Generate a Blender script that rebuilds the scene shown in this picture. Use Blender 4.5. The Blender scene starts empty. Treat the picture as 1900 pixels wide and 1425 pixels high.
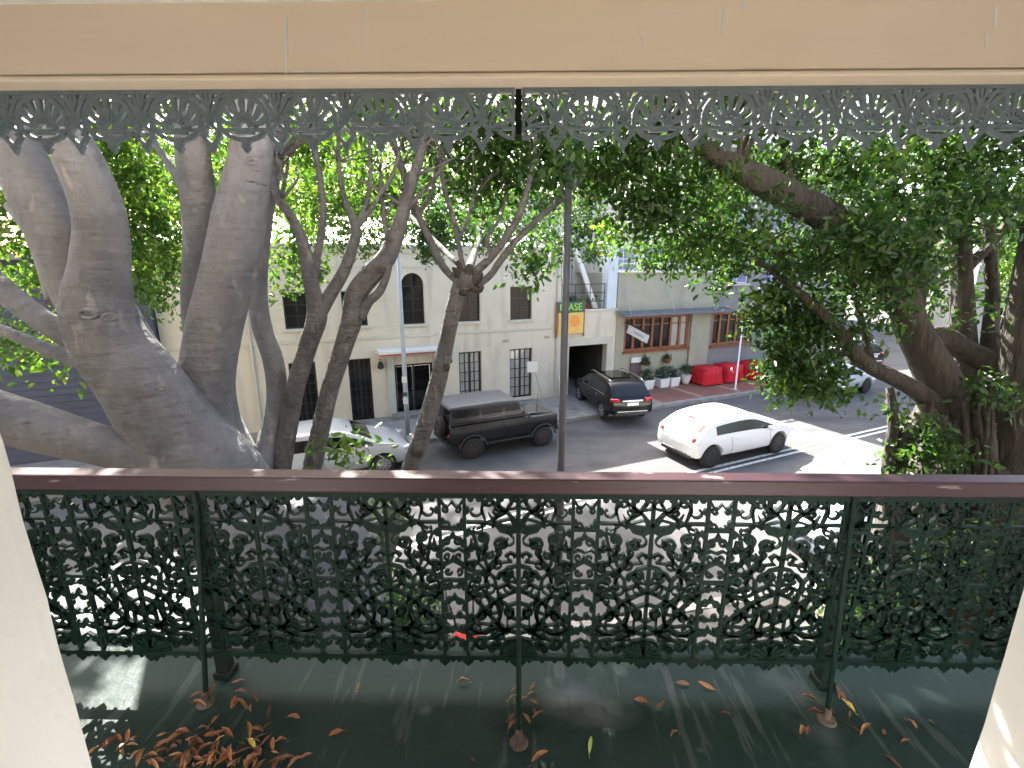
import bpy, bmesh, math, random
import numpy as np
from mathutils import Vector, Matrix
random.seed(7); rng = np.random.default_rng(11)
R = math.radians
scene = bpy.context.scene

# ------------------------------------------------------------------ camera, sky, sun, exposure
FPX, PITCH, YAW, EYE = 893.0, R(14), R(1.05), np.array([0.0, 0.0, 5.5])
cam_d = bpy.data.cameras.new("camera"); cam = bpy.data.objects.new("camera", cam_d)
scene.collection.objects.link(cam); scene.camera = cam
cam.location = EYE; cam.rotation_euler = (R(90) - PITCH, 0, YAW)
cam_d.sensor_width = 36; cam_d.lens = 36 * FPX / 1900; cam_d.clip_start = 0.05; cam_d.clip_end = 3000

SUN_H, SUN_EL = np.array([-0.43, 0.903]), R(42.5)            # horizontal direction towards the sun, elevation
SUN = np.array([SUN_H[0] * math.cos(SUN_EL), SUN_H[1] * math.cos(SUN_EL), math.sin(SUN_EL)])
world = bpy.data.worlds.new("World"); scene.world = world; world.use_nodes = True
wn = world.node_tree.nodes; wl = world.node_tree.links
sky = wn.new("ShaderNodeTexSky"); sky.sky_type = 'NISHITA'; sky.sun_disc = False
sky.sun_elevation = SUN_EL; sky.sun_rotation = math.atan2(SUN_H[0], SUN_H[1])
sky.air_density = 1.0; sky.dust_density = 5.0; sky.ozone_density = 0.3
wl.new(sky.outputs[0], wn["Background"].inputs[0]); wn["Background"].inputs[1].default_value = 0.11
sun_d = bpy.data.lights.new("sun", 'SUN'); sun_d.energy = 5.0; sun_d.angle = R(0.5); sun_d.color = (1.0, 0.95, 0.87)
sun_o = bpy.data.objects.new("sun", sun_d); scene.collection.objects.link(sun_o)
sun_o.rotation_euler = Vector(-SUN).to_track_quat('-Z', 'Y').to_euler()
scene.view_settings.view_transform = 'Standard'; scene.view_settings.look = 'None'
scene.view_settings.exposure = 2.86; scene.view_settings.gamma = 1; scene.view_settings.use_curve_mapping = False
scene.cycles.max_bounces = 5; scene.cycles.diffuse_bounces = 4; scene.cycles.transmission_bounces = 4; scene.cycles.glossy_bounces = 3
scene.cycles.use_denoising = True; scene.cycles.adaptive_threshold = 0.02; scene.cycles.use_light_tree = False; scene.cycles.caustics_reflective = False; scene.cycles.caustics_refractive = False

# ------------------------------------------------------------------ helpers
def ray(x, y):
    a = (x - 950) / FPX; b = (y - 712.5) / FPX
    f = (a, math.cos(PITCH) - b * math.sin(PITCH), -(b * math.cos(PITCH) + math.sin(PITCH)))
    c, s = math.cos(YAW), math.sin(YAW)
    return np.array([c * f[0] - s * f[1], s * f[0] + c * f[1], f[2]])
def atY(x, y, Y): r = ray(x, y); return EYE + r * (Y / r[1])
def atZ(x, y, Z): r = ray(x, y); return EYE + r * ((Z - EYE[2]) / r[2])
def depth(p):
    d = np.array(p) - EYE
    return (-math.sin(YAW) * d[0] + math.cos(YAW) * d[1]) * math.cos(PITCH) - d[2] * math.sin(PITCH)

COL = scene.collection
def link(name, data, parent=None, loc=None, rot=None):
    o = bpy.data.objects.new(name, data); COL.objects.link(o)
    if parent is not None: o.parent = parent
    if loc is not None: o.location = loc
    if rot is not None: o.rotation_euler = rot
    return o
def tag(o, label=None, cat=None, group=None, kind=None):
    if label: o["label"] = label
    if cat: o["category"] = cat
    if group: o["group"] = group
    if kind: o["kind"] = kind
    return o
def thing(name, label, cat, loc=(0, 0, 0), rz=0, group=None):
    return tag(link(name, None, None, loc, (0, 0, rz)), label, cat, group)
def copy_tree(o, parent=None):
    c = o.copy(); COL.objects.link(c); c.parent = parent
    for ch in list(o.children): copy_tree(ch, c)
    return c

class MB:
    def __init__(self): self.v = []; self.f = []; self.m = []
    def add(self, vs, fs, mi=0):
        b = len(self.v); self.v += [tuple(p) for p in vs]
        self.f += [tuple(b + i for i in f) for f in fs]; self.m += [mi] * len(fs); return self
    def box(self, x0, x1, y0, y1, z0, z1, mi=0):
        return self.add([(x0, y0, z0), (x1, y0, z0), (x1, y1, z0), (x0, y1, z0), (x0, y0, z1), (x1, y0, z1), (x1, y1, z1), (x0, y1, z1)],
                        [(0, 3, 2, 1), (4, 5, 6, 7), (0, 1, 5, 4), (1, 2, 6, 5), (2, 3, 7, 6), (3, 0, 4, 7)], mi)
    def prism(self, pts, y0, y1, mi=0):                      # polygon in x,z pushed along y
        n = len(pts)
        vs = [(p[0], y0, p[1]) for p in pts] + [(p[0], y1, p[1]) for p in pts]
        fs = [tuple(range(n)), tuple(range(2 * n - 1, n - 1, -1))] + [((i + 1) % n, i, n + i, n + (i + 1) % n) for i in range(n)]
        return self.add(vs, fs, mi)
    def slab(self, pts, z0, z1, mi=0):                       # polygon in x,y pushed along z
        n = len(pts)
        vs = [(p[0], p[1], z0) for p in pts] + [(p[0], p[1], z1) for p in pts]
        fs = [tuple(range(n - 1, -1, -1)), tuple(range(n, 2 * n))] + [(i, (i + 1) % n, n + (i + 1) % n, n + i) for i in range(n)]
        return self.add(vs, fs, mi)
    def strip(self, pts, w, d, closed=False, taper=None, y=0.0, mi=0):   # flat cast bar along a 2-D line in x,z
        P = [np.array(p, float) for p in pts]; n = len(P); vs = []
        for i in range(n):
            a = P[(i - 1) % n] if (closed or i > 0) else P[i]; b = P[(i + 1) % n] if (closed or i < n - 1) else P[i]
            t = b - a; t = t / (np.linalg.norm(t) + 1e-9); nn = np.array([-t[1], t[0]])
            ww = w if taper is None else w * (taper[0] + (taper[1] - taper[0]) * i / max(1, n - 1))
            l = P[i] + nn * ww / 2; r_ = P[i] - nn * ww / 2
            vs += [(l[0], y - d / 2, l[1]), (r_[0], y - d / 2, r_[1]), (r_[0], y + d / 2, r_[1]), (l[0], y + d / 2, l[1])]
        fs = []
        for i in range(n if closed else n - 1):
            j = (i + 1) % n
            for k in range(4): fs.append((4 * i + k, 4 * j + k, 4 * j + (k + 1) % 4, 4 * i + (k + 1) % 4))
        if not closed: fs += [(0, 1, 2, 3), (4 * n - 1, 4 * n - 2, 4 * n - 3, 4 * n - 4)]
        return self.add(vs, fs, mi)
    def tube(self, pts, radii, n=12, lump=0.0, smooth=4, cap=True, squash=None):
        P = [np.array(p, float) for p in pts]; rr = list(radii)
        if smooth > 1 and len(P) > 2:
            Q = []; q = []
            for i in range(len(P) - 1):
                p0 = P[max(i - 1, 0)]; p1 = P[i]; p2 = P[i + 1]; p3 = P[min(i + 2, len(P) - 1)]
                for k in range(smooth):
                    t = k / smooth
                    Q.append(0.5 * ((2 * p1) + (p2 - p0) * t + (2 * p0 - 5 * p1 + 4 * p2 - p3) * t * t + (3 * p1 - p0 - 3 * p2 + p3) * t ** 3))
                    q.append(rr[i] + (rr[i + 1] - rr[i]) * t)
            Q.append(P[-1]); q.append(rr[-1]); P, rr = Q, q
        T = [P[min(i + 1, len(P) - 1)] - P[max(i - 1, 0)] for i in range(len(P))]
        T = [t / (np.linalg.norm(t) + 1e-9) for t in T]
        up = np.array([0.3, 0.9, 0.1]); u = np.cross(T[0], up); u /= np.linalg.norm(u)
        ph = rng.uniform(0, 6.28, 6); vs = []; s = 0.0
        for i, p in enumerate(P):
            u = u - T[i] * np.dot(u, T[i]); u /= np.linalg.norm(u); w = np.cross(T[i], u)
            if i: s += np.linalg.norm(P[i] - P[i - 1])
            for k in range(n):
                a = 2 * math.pi * k / n
                l = 1 + lump * (0.5 * math.sin(2 * a + ph[0] + s * 1.3 / max(.15, rr[0] * 4)) + 0.35 * math.sin(3 * a + ph[1] - s * 2.1 / max(.15, rr[0] * 4)) + 0.4 * math.sin(s * 3.0 / max(.15, rr[0] * 3) + ph[2]) * math.sin(a + ph[3])
                                + 0.15 * math.sin(5 * a + ph[4] + s * 3))
                vs.append(p + (u * math.cos(a) + w * math.sin(a)) * rr[i] * l)
        fs = []
        for i in range(len(P) - 1):
            for k in range(n):
                fs.append((i * n + k, i * n + (k + 1) % n, (i + 1) * n + (k + 1) % n, (i + 1) * n + k))
        if cap:
            fs.append(tuple(range(n - 1, -1, -1))); fs.append(tuple(range((len(P) - 1) * n, len(P) * n)))
        return self.add(vs, fs)
    def lathe(self, prof, n=20, axis='z', c=(0, 0, 0)):       # prof: (radius, height)
        vs = []
        for r_, h in prof:
            for k in range(n):
                a = 2 * math.pi * k / n; x, y = r_ * math.cos(a), r_ * math.sin(a)
                vs.append((c[0] + x, c[1] + y, c[2] + h) if axis == 'z' else (c[0] + x, c[1] + h, c[2] + y))
        fs = [(i * n + k, i * n + (k + 1) % n, (i + 1) * n + (k + 1) % n, (i + 1) * n + k) for i in range(len(prof) - 1) for k in range(n)]
        fs.append(tuple(range(n - 1, -1, -1))); fs.append(tuple(range((len(prof) - 1) * n, len(prof) * n)))
        return self.add(vs, fs)
    def mesh(self, name, mat=None, smooth=False, off=None):
        me = bpy.data.meshes.new(name)
        v = self.v if off is None else [(p[0] - off[0], p[1] - off[1], p[2] - off[2]) for p in self.v]
        me.from_pydata(v, [], self.f)
        for m in (mat if isinstance(mat, (list, tuple)) else [mat]):
            if m: me.materials.append(m)
        if any(self.m): me.polygons.foreach_set("material_index", self.m)
        if smooth: me.polygons.foreach_set("use_smooth", [True] * len(me.polygons))
        bm = bmesh.new(); bm.from_mesh(me); bmesh.ops.recalc_face_normals(bm, faces=bm.faces); bm.to_mesh(me); bm.free()
        me.update(); return me
    def build(self, name, mat, parent=None, smooth=False, off=None, bevel=0.0, loc=None):
        o = link(name, self.mesh(name, mat, smooth, off), parent, loc)
        if bevel:
            b = o.modifiers.new("bevel", 'BEVEL'); b.width = bevel; b.segments = 2; b.limit_method = 'ANGLE'; b.angle_limit = R(40)
        return o

# ------------------------------------------------------------------ materials
def pmat(name, c1, c2=None, scale=4.0, rough=0.6, metal=0.0, bump=0.0, bscale=None, stretch=(1, 1, 1), detail=6, spec=0.5, coat=0.0, ramp=(0.35, 0.65), rough2=None):
    m = bpy.data.materials.new(name); m.use_nodes = True; nt = m.node_tree; N = nt.nodes; L = nt.links; b = N["Principled BSDF"]
    b.inputs["Base Color"].default_value = (*c1, 1); b.inputs["Roughness"].default_value = rough; b.inputs["Metallic"].default_value = metal
    b.inputs["Specular IOR Level"].default_value = spec; b.inputs["Coat Weight"].default_value = coat; b.inputs["Coat Roughness"].default_value = 0.06
    if c2 is not None or bump:
        tc = N.new("ShaderNodeTexCoord"); mp = N.new("ShaderNodeMapping"); mp.inputs["Scale"].default_value = stretch
        L.new(tc.outputs["Object"], mp.inputs[0])
        nz = N.new("ShaderNodeTexNoise"); nz.inputs["Scale"].default_value = scale; nz.inputs["Detail"].default_value = detail; nz.inputs["Roughness"].default_value = 0.65
        L.new(mp.outputs[0], nz.inputs["Vector"])
        if c2 is not None:
            cr = N.new("ShaderNodeValToRGB"); cr.color_ramp.elements[0].position = ramp[0]; cr.color_ramp.elements[1].position = ramp[1]
            cr.color_ramp.elements[0].color = (*c1, 1); cr.color_ramp.elements[1].color = (*c2, 1)
            L.new(nz.outputs[0], cr.inputs[0]); L.new(cr.outputs[0], b.inputs["Base Color"])
            if rough2 is not None:
                mr = N.new("ShaderNodeMapRange"); mr.inputs[3].default_value = rough; mr.inputs[4].default_value = rough2
                mr.inputs[1].default_value = ramp[0]; mr.inputs[2].default_value = ramp[1]
                L.new(nz.outputs[0], mr.inputs[0]); L.new(mr.outputs[0], b.inputs["Roughness"])
        if bump:
            nb = N.new("ShaderNodeTexNoise"); nb.inputs["Scale"].default_value = bscale or scale * 4; nb.inputs["Detail"].default_value = 5
            L.new(mp.outputs[0], nb.inputs["Vector"])
            bp = N.new("ShaderNodeBump"); bp.inputs["Strength"].default_value = bump; bp.inputs["Distance"].default_value = 0.03
            L.new(nb.outputs[0], bp.inputs["Height"]); L.new(bp.outputs[0], b.inputs["Normal"])
    return m
def layer(m, col, scale, lo, hi, stretch=(1, 1, 1), detail=5):        # a second stain with its own shape over the base colour
    nt = m.node_tree; N = nt.nodes; L = nt.links; b = N["Principled BSDF"]; src = b.inputs["Base Color"]
    tc = N.new("ShaderNodeTexCoord"); mp = N.new("ShaderNodeMapping"); mp.inputs["Scale"].default_value = stretch; mp.inputs["Location"].default_value = (3.1, 7.7, 1.3)
    L.new(tc.outputs["Object"], mp.inputs[0]); nz = N.new("ShaderNodeTexNoise"); nz.inputs["Scale"].default_value = scale; nz.inputs["Detail"].default_value = detail
    L.new(mp.outputs[0], nz.inputs["Vector"]); mr = N.new("ShaderNodeMapRange"); mr.inputs[1].default_value = lo; mr.inputs[2].default_value = hi
    L.new(nz.outputs[0], mr.inputs[0]); mx = N.new("ShaderNodeMix"); mx.data_type = 'RGBA'; L.new(mr.outputs[0], mx.inputs[0])
    if src.links: L.new(src.links[0].from_socket, mx.inputs[6])
    else: mx.inputs[6].default_value = src.default_value[:]
    mx.inputs[7].default_value = (*col, 1); L.new(mx.outputs[2], src); return m
def leafmat(name, cols, trans, tw=0.45, rough=0.4):
    m = bpy.data.materials.new(name); m.use_nodes = True; nt = m.node_tree; N = nt.nodes; L = nt.links; b = N["Principled BSDF"]
    g = N.new("ShaderNodeNewGeometry"); cr = N.new("ShaderNodeValToRGB"); e = cr.color_ramp.elements
    while len(e) < len(cols): e.new(0.5)
    for i, c in enumerate(cols): e[i].position = i / (len(cols) - 1); e[i].color = (*c, 1)
    L.new(g.outputs["Random Per Island"], cr.inputs[0]); L.new(cr.outputs[0], b.inputs["Base Color"])
    b.inputs["Roughness"].default_value = rough
    t = N.new("ShaderNodeBsdfTranslucent"); hs = N.new("ShaderNodeHueSaturation"); hs.inputs["Value"].default_value = trans[0]; hs.inputs["Saturation"].default_value = trans[1]
    hs.inputs["Hue"].default_value = trans[2]
    L.new(cr.outputs[0], hs.inputs["Color"]); L.new(hs.outputs[0], t.inputs[0])
    mx = N.new("ShaderNodeMixShader"); mx.inputs[0].default_value = tw
    L.new(b.outputs[0], mx.inputs[1]); L.new(t.outputs[0], mx.inputs[2]); L.new(mx.outputs[0], N["Material Output"].inputs[0]); return m

M = {}
M['asphalt'] = layer(pmat('asphalt', (.066, .066, .068), (.095, .095, .095), 1.3, .85, bump=.35, bscale=60), (.046, .046, .048), .35, .52, .68, (1, 2.2, 1))
M['foot'] = layer(pmat('footpath_concrete', (.24, .23, .21), (.30, .285, .26), 2, .85, bump=.25, bscale=30), (.15, .14, .13), 1.1, .55, .72)
M['kerb'] = pmat('kerb_stone', (.30, .29, .27), (.20, .19, .18), 3, .85, bump=.4, bscale=25)
M['line'] = layer(pmat('road_paint', (.72, .72, .68), (.55, .55, .52), 6, .7), (.2, .2, .2), 14, .55, .66)
M['cream'] = layer(pmat('cream_render', (.63, .565, .44), (.69, .625, .50), 1.1, .85, bump=.12, bscale=22), (.45, .40, .31), 1.3, .54, .80, (1.6, 1, .22))
M['creamtrim'] = pmat('cream_trim', (.60, .57, .47), (.54, .51, .42), 2, .7)
M['olive'] = layer(pmat('olive_render', (.33, .32, .235), (.39, .375, .285), 1.4, .85, bump=.12, bscale=22), (.22, .235, .195), .7, .55, .75, (1, 1, .4))
M['black'] = pmat('black_paint', (.014, .014, .015), (.022, .021, .02), 5, .4)
M['glass'] = pmat('dark_glass', (.008, .009, .010), rough=.05, spec=.5)
M['pane'] = pmat('pane_with_blind', (.30, .30, .27), (.42, .42, .38), 3, .12, stretch=(9, 1, .6), spec=.8)
M['paneD'] = pmat('dark_pane', (.008, .009, .010), (.018, .019, .020), 2, .08, stretch=(5, 1, .5), spec=.28)
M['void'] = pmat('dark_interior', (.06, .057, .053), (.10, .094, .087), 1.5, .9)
M['white'] = pmat('white_paint', (.78, .77, .74), (.70, .69, .66), 4, .55)
M['blueboard'] = layer(pmat('blue_weatherboard', (.045, .058, .095), (.06, .074, .112), 2, .65, stretch=(.3, 1, 5), bump=.1), (.03, .037, .058), .8, .58, .8)
M['timber'] = pmat('orange_timber', (.31, .095, .03), (.20, .058, .018), 5, .45, stretch=(1, 1, .2), coat=.2)
M['metalroof'] = pmat('grey_metal', (.12, .13, .155), (.17, .18, .205), 3, .5, metal=.2)
M['brickpave'] = layer(pmat('red_brick_paving', (.20, .075, .052), (.26, .11, .08), 9, .85, bump=.3, bscale=18), (.12, .08, .065), 1.2, .5, .7)
M['red'] = pmat('red_cloth', (.60, .010, .018), (.48, .006, .013), 4, .75)
M['terracotta'] = pmat('terracotta', (.32, .12, .06), (.25, .09, .05), 6, .8)
M['pale'] = pmat('pale_far_render', (.62, .58, .53), (.55, .52, .48), .6, .85)
M['greyfar'] = pmat('grey_far_render', (.20, .19, .19), (.25, .24, .235), .6, .85)
M['mauve'] = pmat('mauve_blind', (.26, .25, .42), (.20, .19, .34), 2, .5)
# balcony
M['beam'] = layer(layer(pmat('tan_painted_beam', (.75, .605, .46), (.79, .645, .50), 1.3, .42, stretch=(.35, 1, 3), bump=.06, bscale=12), (.74, .66, .56), 2.6, .64, .70, (.5, 1, 4)), (.54, .40, .27), 1.1, .64, .80, (.3, 1, 6))
M['rail'] = layer(pmat('maroon_rail', (.026, .0085, .0135), (.037, .0125, .019), 3, .45, stretch=(.4, 1, 4), bump=.06, bscale=20, spec=.35), (.20, .17, .16), 9, .66, .72, (.5, 1, 3))
M['iron'] = layer(pmat('dark_green_iron', (.0035, .012, .009), (.006, .018, .013), 12, .55, bump=.2, bscale=60, spec=.12), (.03, .024, .018), 7, .66, .74)
M['post'] = pmat('dark_green_post', (.007, .018, .013), (.015, .017, .013), 6, .55, spec=.15)
M['frieze'] = pmat('grey_painted_frieze', (.115, .15, .17), (.16, .195, .215), 14, .5, bump=.15, bscale=70)
M['floor'] = layer(layer(pmat('green_painted_floor', (.008, .020, .017), (.013, .028, .024), 2.2, .5, bump=.12, bscale=40, rough2=.62, spec=.2), (.055, .068, .072), 2.3, .60, .76, (1, 1.4, 1)), (.032, .046, .043), 26, .60, .66, (1, .12, 1))
M['plaster'] = pmat('white_plaster', (.93, .925, .915), (.91, .905, .895), 3, .7, bump=.25, bscale=9)
M['rust'] = pmat('rusty_plate', (.045, .026, .02), (.10, .07, .058), 30, .7)
M['deadleaf'] = leafmat('dry_leaf', [(.16, .055, .022), (.28, .11, .04), (.38, .17, .07), (.22, .09, .045)], (1.2, 1, .5), .25, .6)
M['yellowleaf'] = leafmat('yellow_leaf', [(.52, .45, .06), (.42, .47, .09)], (1.2, 1, .5), .3, .5)
# trees
M['barkL'] = layer(layer(layer(pmat('pale_fig_bark', (.104, .109, .121), (.216, .218, .229), 3.2, .9, bump=1.0, bscale=11, stretch=(1, 1, .55), ramp=(.32, .68), detail=12), (.095, .078, .062), 1.5, .60, .76), (.052, .047, .043), 9, .70, .78, (.45, .45, 1.6)), (.275, .268, .265), 7, .60, .70, (1, 1, .4), 9)
M['barkS'] = layer(layer(pmat('slender_bark', (.068, .067, .070), (.152, .146, .143), 7, .9, bump=1.0, bscale=22, stretch=(1, 1, .5), ramp=(.3, .7), detail=10), (.045, .032, .024), 4, .58, .72), (.22, .21, .20), 9, .60, .70, (1, 1, .3))
M['barkR'] = layer(layer(pmat('brown_fig_bark', (.032, .029, .024), (.072, .064, .053), 4, .92, bump=1.3, bscale=9, stretch=(1, 1, .3), ramp=(.3, .7), detail=10), (.17, .155, .13), 2.6, .64, .78, (1, 1, .4)), (.024, .019, .015), 7, .58, .70, (1, 1, .22))
def wrinkle(m, scale, stretch, strength, dist):                 # fine rings and cracks in the bark relief
    nt = m.node_tree; N = nt.nodes; L = nt.links; b = N["Principled BSDF"]
    tc = N.new("ShaderNodeTexCoord"); mp = N.new("ShaderNodeMapping"); mp.inputs["Scale"].default_value = stretch; L.new(tc.outputs["Object"], mp.inputs[0])
    nz = N.new("ShaderNodeTexNoise"); nz.inputs["Scale"].default_value = scale; nz.inputs["Detail"].default_value = 4; L.new(mp.outputs[0], nz.inputs["Vector"])
    bp = N.new("ShaderNodeBump"); bp.inputs["Strength"].default_value = strength; bp.inputs["Distance"].default_value = dist; L.new(nz.outputs[0], bp.inputs["Height"])
    if b.inputs["Normal"].links: L.new(b.inputs["Normal"].links[0].from_socket, bp.inputs["Normal"])
    L.new(bp.outputs[0], b.inputs["Normal"])
wrinkle(M['barkL'], 4, (1, 1, 4.5), .55, .045); wrinkle(M['barkS'], 9, (1, 1, 3), 1.0, .03); wrinkle(M['barkR'], 7, (2.5, 2.5, .5), 1.0, .06)
M['leafA'] = leafmat('fig_leaf', [(.022, .068, .010), (.036, .100, .014), (.054, .128, .016), (.085, .160, .022), (.030, .085, .016), (.11, .15, .03)], (2.05, 1.08, .486), .46, .36)
M['leafB'] = leafmat('dark_fig_leaf', [(.014, .046, .012), (.024, .068, .014), (.038, .092, .017), (.060, .120, .022), (.018, .055, .016)], (1.95, 1.08, .487), .42, .34)
M['leafC'] = leafmat('shrub_leaf', [(.03, .07, .025), (.06, .115, .04), (.04, .085, .04)], (1.4, 1, .49), .35, .4)
M['tyre'] = pmat('tyre_rubber', (.014, .014, .015), (.022, .021, .02), 20, .8)
M['rim'] = pmat('alloy_rim', (.62, .63, .65), rough=.28, metal=.9)
M['rimdark'] = pmat('dark_rim', (.05, .045, .042), (.09, .08, .07), 20, .45, metal=.5)
M['chrome'] = pmat('chrome_trim', (.75, .76, .78), rough=.15, metal=1)
M['tail'] = pmat('red_lamp', (.48, .012, .018), rough=.12, coat=.6)
M['lampclear'] = pmat('clear_lamp', (.55, .58, .6), rough=.1, coat=.6, metal=.3)
M['plastic'] = pmat('dark_plastic', (.025, .025, .026), (.035, .034, .034), 10, .55)
M['seam'] = pmat('seam', (.02, .02, .02), rough=.8)
M['plate'] = pmat('number_plate', (.78, .77, .70), rough=.4)
M['cwhite'] = pmat('white_car_paint', (.80, .80, .78), rough=.28, coat=.7)
M['csilver'] = pmat('silver_car_paint', (.50, .53, .57), rough=.30, metal=.35, coat=.7)
M['cblack'] = pmat('black_car_paint', (.006, .006, .007), rough=.25, coat=.12, spec=.28)
M['cshade'] = pmat('shade_darkened_car_paint', (.20, .24, .31), rough=.3, coat=.6)  # paint darkened to stand in for shade on the near car
M['cgrey'] = pmat('grey_car_paint', (.12, .13, .15), rough=.3, coat=.6)
M['pole'] = pmat('grey_pole_paint', (.06, .062, .074), (.08, .083, .095), 5, .5)
M['galv'] = pmat('galvanised_pole', (.38, .41, .44), (.46, .48, .50), 6, .5, metal=.2)
M['orange'] = layer(pmat('orange_board', (.72, .42, .08), (.76, .50, .13), 3, .5), (.75, .72, .66), 2.5, .6, .68)
M['lime'] = pmat('lime_letter', (.42, .72, .05), rough=.5)
M['gboard'] = pmat('green_board', (.03, .11, .07), rough=.5)

# ruled joints of the cream render (fine relief only)
def add_courses(m, step):
    nt = m.node_tree; N = nt.nodes; L = nt.links; b = N["Principled BSDF"]
    tc = N.new("ShaderNodeTexCoord"); sp = N.new("ShaderNodeSeparateXYZ"); L.new(tc.outputs["Object"], sp.inputs[0])
    d = N.new("ShaderNodeMath"); d.operation = 'DIVIDE'; d.inputs[1].default_value = step; L.new(sp.outputs[2], d.inputs[0])
    f = N.new("ShaderNodeMath"); f.operation = 'FRACT'; L.new(d.outputs[0], f.inputs[0])
    g = N.new("ShaderNodeMath"); g.operation = 'GREATER_THAN'; g.inputs[1].default_value = .045; L.new(f.outputs[0], g.inputs[0])
    bp = N.new("ShaderNodeBump"); bp.inputs["Strength"].default_value = .5; bp.inputs["Distance"].default_value = .02
    L.new(g.outputs[0], bp.inputs["Height"])
    if b.inputs["Normal"].links: L.new(b.inputs["Normal"].links[0].from_socket, bp.inputs["Normal"])
    L.new(bp.outputs[0], b.inputs["Normal"])
add_courses(M['cream'], .42)

# ------------------------------------------------------------------ the setting: road, footpaths, kerbs
FZ = 0.12
KS, K0 = 0.463, 15.635                                       # far kerb line y = K0 + KS x
NS, N0 = 0.24, 6.18                                          # near kerb line
KANG = math.atan(KS)
CORNER = 15.5                                                # x where the far footpath turns into the side street
mb = MB(); mb.add([(-400, -60, 0), (600, -60, 0), (600, 700, 0), (-400, 700, 0)], [(0, 1, 2, 3)])
tag(mb.build('road', M['asphalt']), 'grey asphalt road between the two rows of buildings', 'road', kind='structure')
ky = lambda x: K0 + KS * x
def kerb_run(x0, x1, yf, ang, parent, width, sgn):
    n = int((x1 - x0) / math.cos(ang) / 1.2); me = None
    for i in range(n):
        a = x0 + (x1 - x0) * i / n
        L = (x1 - x0) / math.cos(ang) / n
        if me is None:
            k = MB(); k.box(0.004, L - .012, 0, width, -.02, FZ + .012)
            me = k.mesh('kerb_stone', M['kerb'])
        o = link('kerb_stone', me, parent, (a, yf(a), 0), (0, 0, ang))
        if sgn < 0: o.scale = (1, -1, 1)
        o.location.z = random.uniform(-.006, .004)
fp = MB(); fp.slab([(-60, ky(-60) + .2), (CORNER - .3, ky(CORNER - .3) + .2), (CORNER + 1.6, ky(CORNER) + 2.2), (CORNER - 4, ky(CORNER) + 18), (-60, 60)], -.05, FZ)
foot_far = tag(fp.build('footpath', M['foot']), 'concrete footpath along the far side of the street', 'footpath', kind='structure')
kerb_run(-24, CORNER - .3, ky, KANG, foot_far, .2, 1)
fn = MB(); ny = lambda x: N0 + NS * x
fn.slab([(-60, ny(-60) - .2), (-60, -60), (40, -60), (40, ny(40) - .2)], -.05, FZ)
foot_near = tag(fn.build('footpath', layer(pmat('worn_bitumen_path', (.075, .073, .07), (.11, .105, .10), 3, .88, bump=.4, bscale=40), (.05, .046, .042), 1.3, .55, .7)), 'concrete footpath below the balcony under the fig trees', 'footpath', kind='structure')
kerb_run(-16, 22, ny, math.atan(NS), foot_near, .2, -1)
# double white centre line
cl = lambda x: 12.46 + .489 * (x - 5.74)
ca = math.atan(.489)
for off in (0, .24):
    mb = MB(); mb.box(0, 25.5, -.05, .05, .004, .006)
    o = tag(mb.build('centre_line', M['line'], loc=(-9 - off * math.sin(ca), cl(-9) + off * math.cos(ca), 0)), None, kind='structure')
    o.rotation_euler.z = ca
    o['label'] = 'white painted centre line on the road beside the white hatchback'
mb = MB()
for i in range(3):
    mb.box(0, 12, i * .55, i * .55 + .16, .004, .006)
o = tag(mb.build('lane_marking', M['line'], loc=(18.6, 19.6, 0)), 'white painted stripes on the side street seen between the fig trunks', 'road marking', kind='structure')
o.rotation_euler.z = R(52)

# ------------------------------------------------------------------ buildings across the street (frame: x along the fronts, y inwards)
FA = (-7.44, 15.41, 0.0); FANG = R(24.34)
def W(u, y, z=0):
    return Vector((FA[0] + u * math.cos(FANG) - y * math.sin(FANG), FA[1] + u * math.sin(FANG) + y * math.cos(FANG), z))
def wall_open(mb, x0, x1, z0, z1, holes, y=0.0, rev=.2, mi=0):
    xs = sorted({x0, x1, *[h[0] for h in holes], *[h[1] for h in holes]}); zs = sorted({z0, z1, *[h[2] for h in holes], *[h[3] for h in holes]})
    for i in range(len(xs) - 1):
        for j in range(len(zs) - 1):
            cx, cz = (xs[i] + xs[i + 1]) / 2, (zs[j] + zs[j + 1]) / 2
            if any(h[0] < cx < h[1] and h[2] < cz < h[3] for h in holes): continue
            mb.add([(xs[i], y, zs[j]), (xs[i + 1], y, zs[j]), (xs[i + 1], y, zs[j + 1]), (xs[i], y, zs[j + 1])], [(0, 1, 2, 3)], mi)
    for h in holes:
        a, b, c, d = h[:4]; q = y + rev
        mb.add([(a, y, c), (a, q, c), (a, q, d), (a, y, d)], [(0, 1, 2, 3)], mi); mb.add([(b, y, c), (b, y, d), (b, q, d), (b, q, c)], [(0, 1, 2, 3)], mi)
        mb.add([(a, y, d), (a, q, d), (b, q, d), (b, y, d)], [(0, 1, 2, 3)], mi); mb.add([(a, y, c), (b, y, c), (b, q, c), (a, q, c)], [(0, 1, 2, 3)], mi)
def frame_mesh(mb, a, b, c, d, w, y0, y1):
    mb.box(a, a + w, y0, y1, c, d); mb.box(b - w, b, y0, y1, c, d); mb.box(a + w, b - w, y0, y1, c, c + w); mb.box(a + w, b - w, y0, y1, d - w, d)
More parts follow.
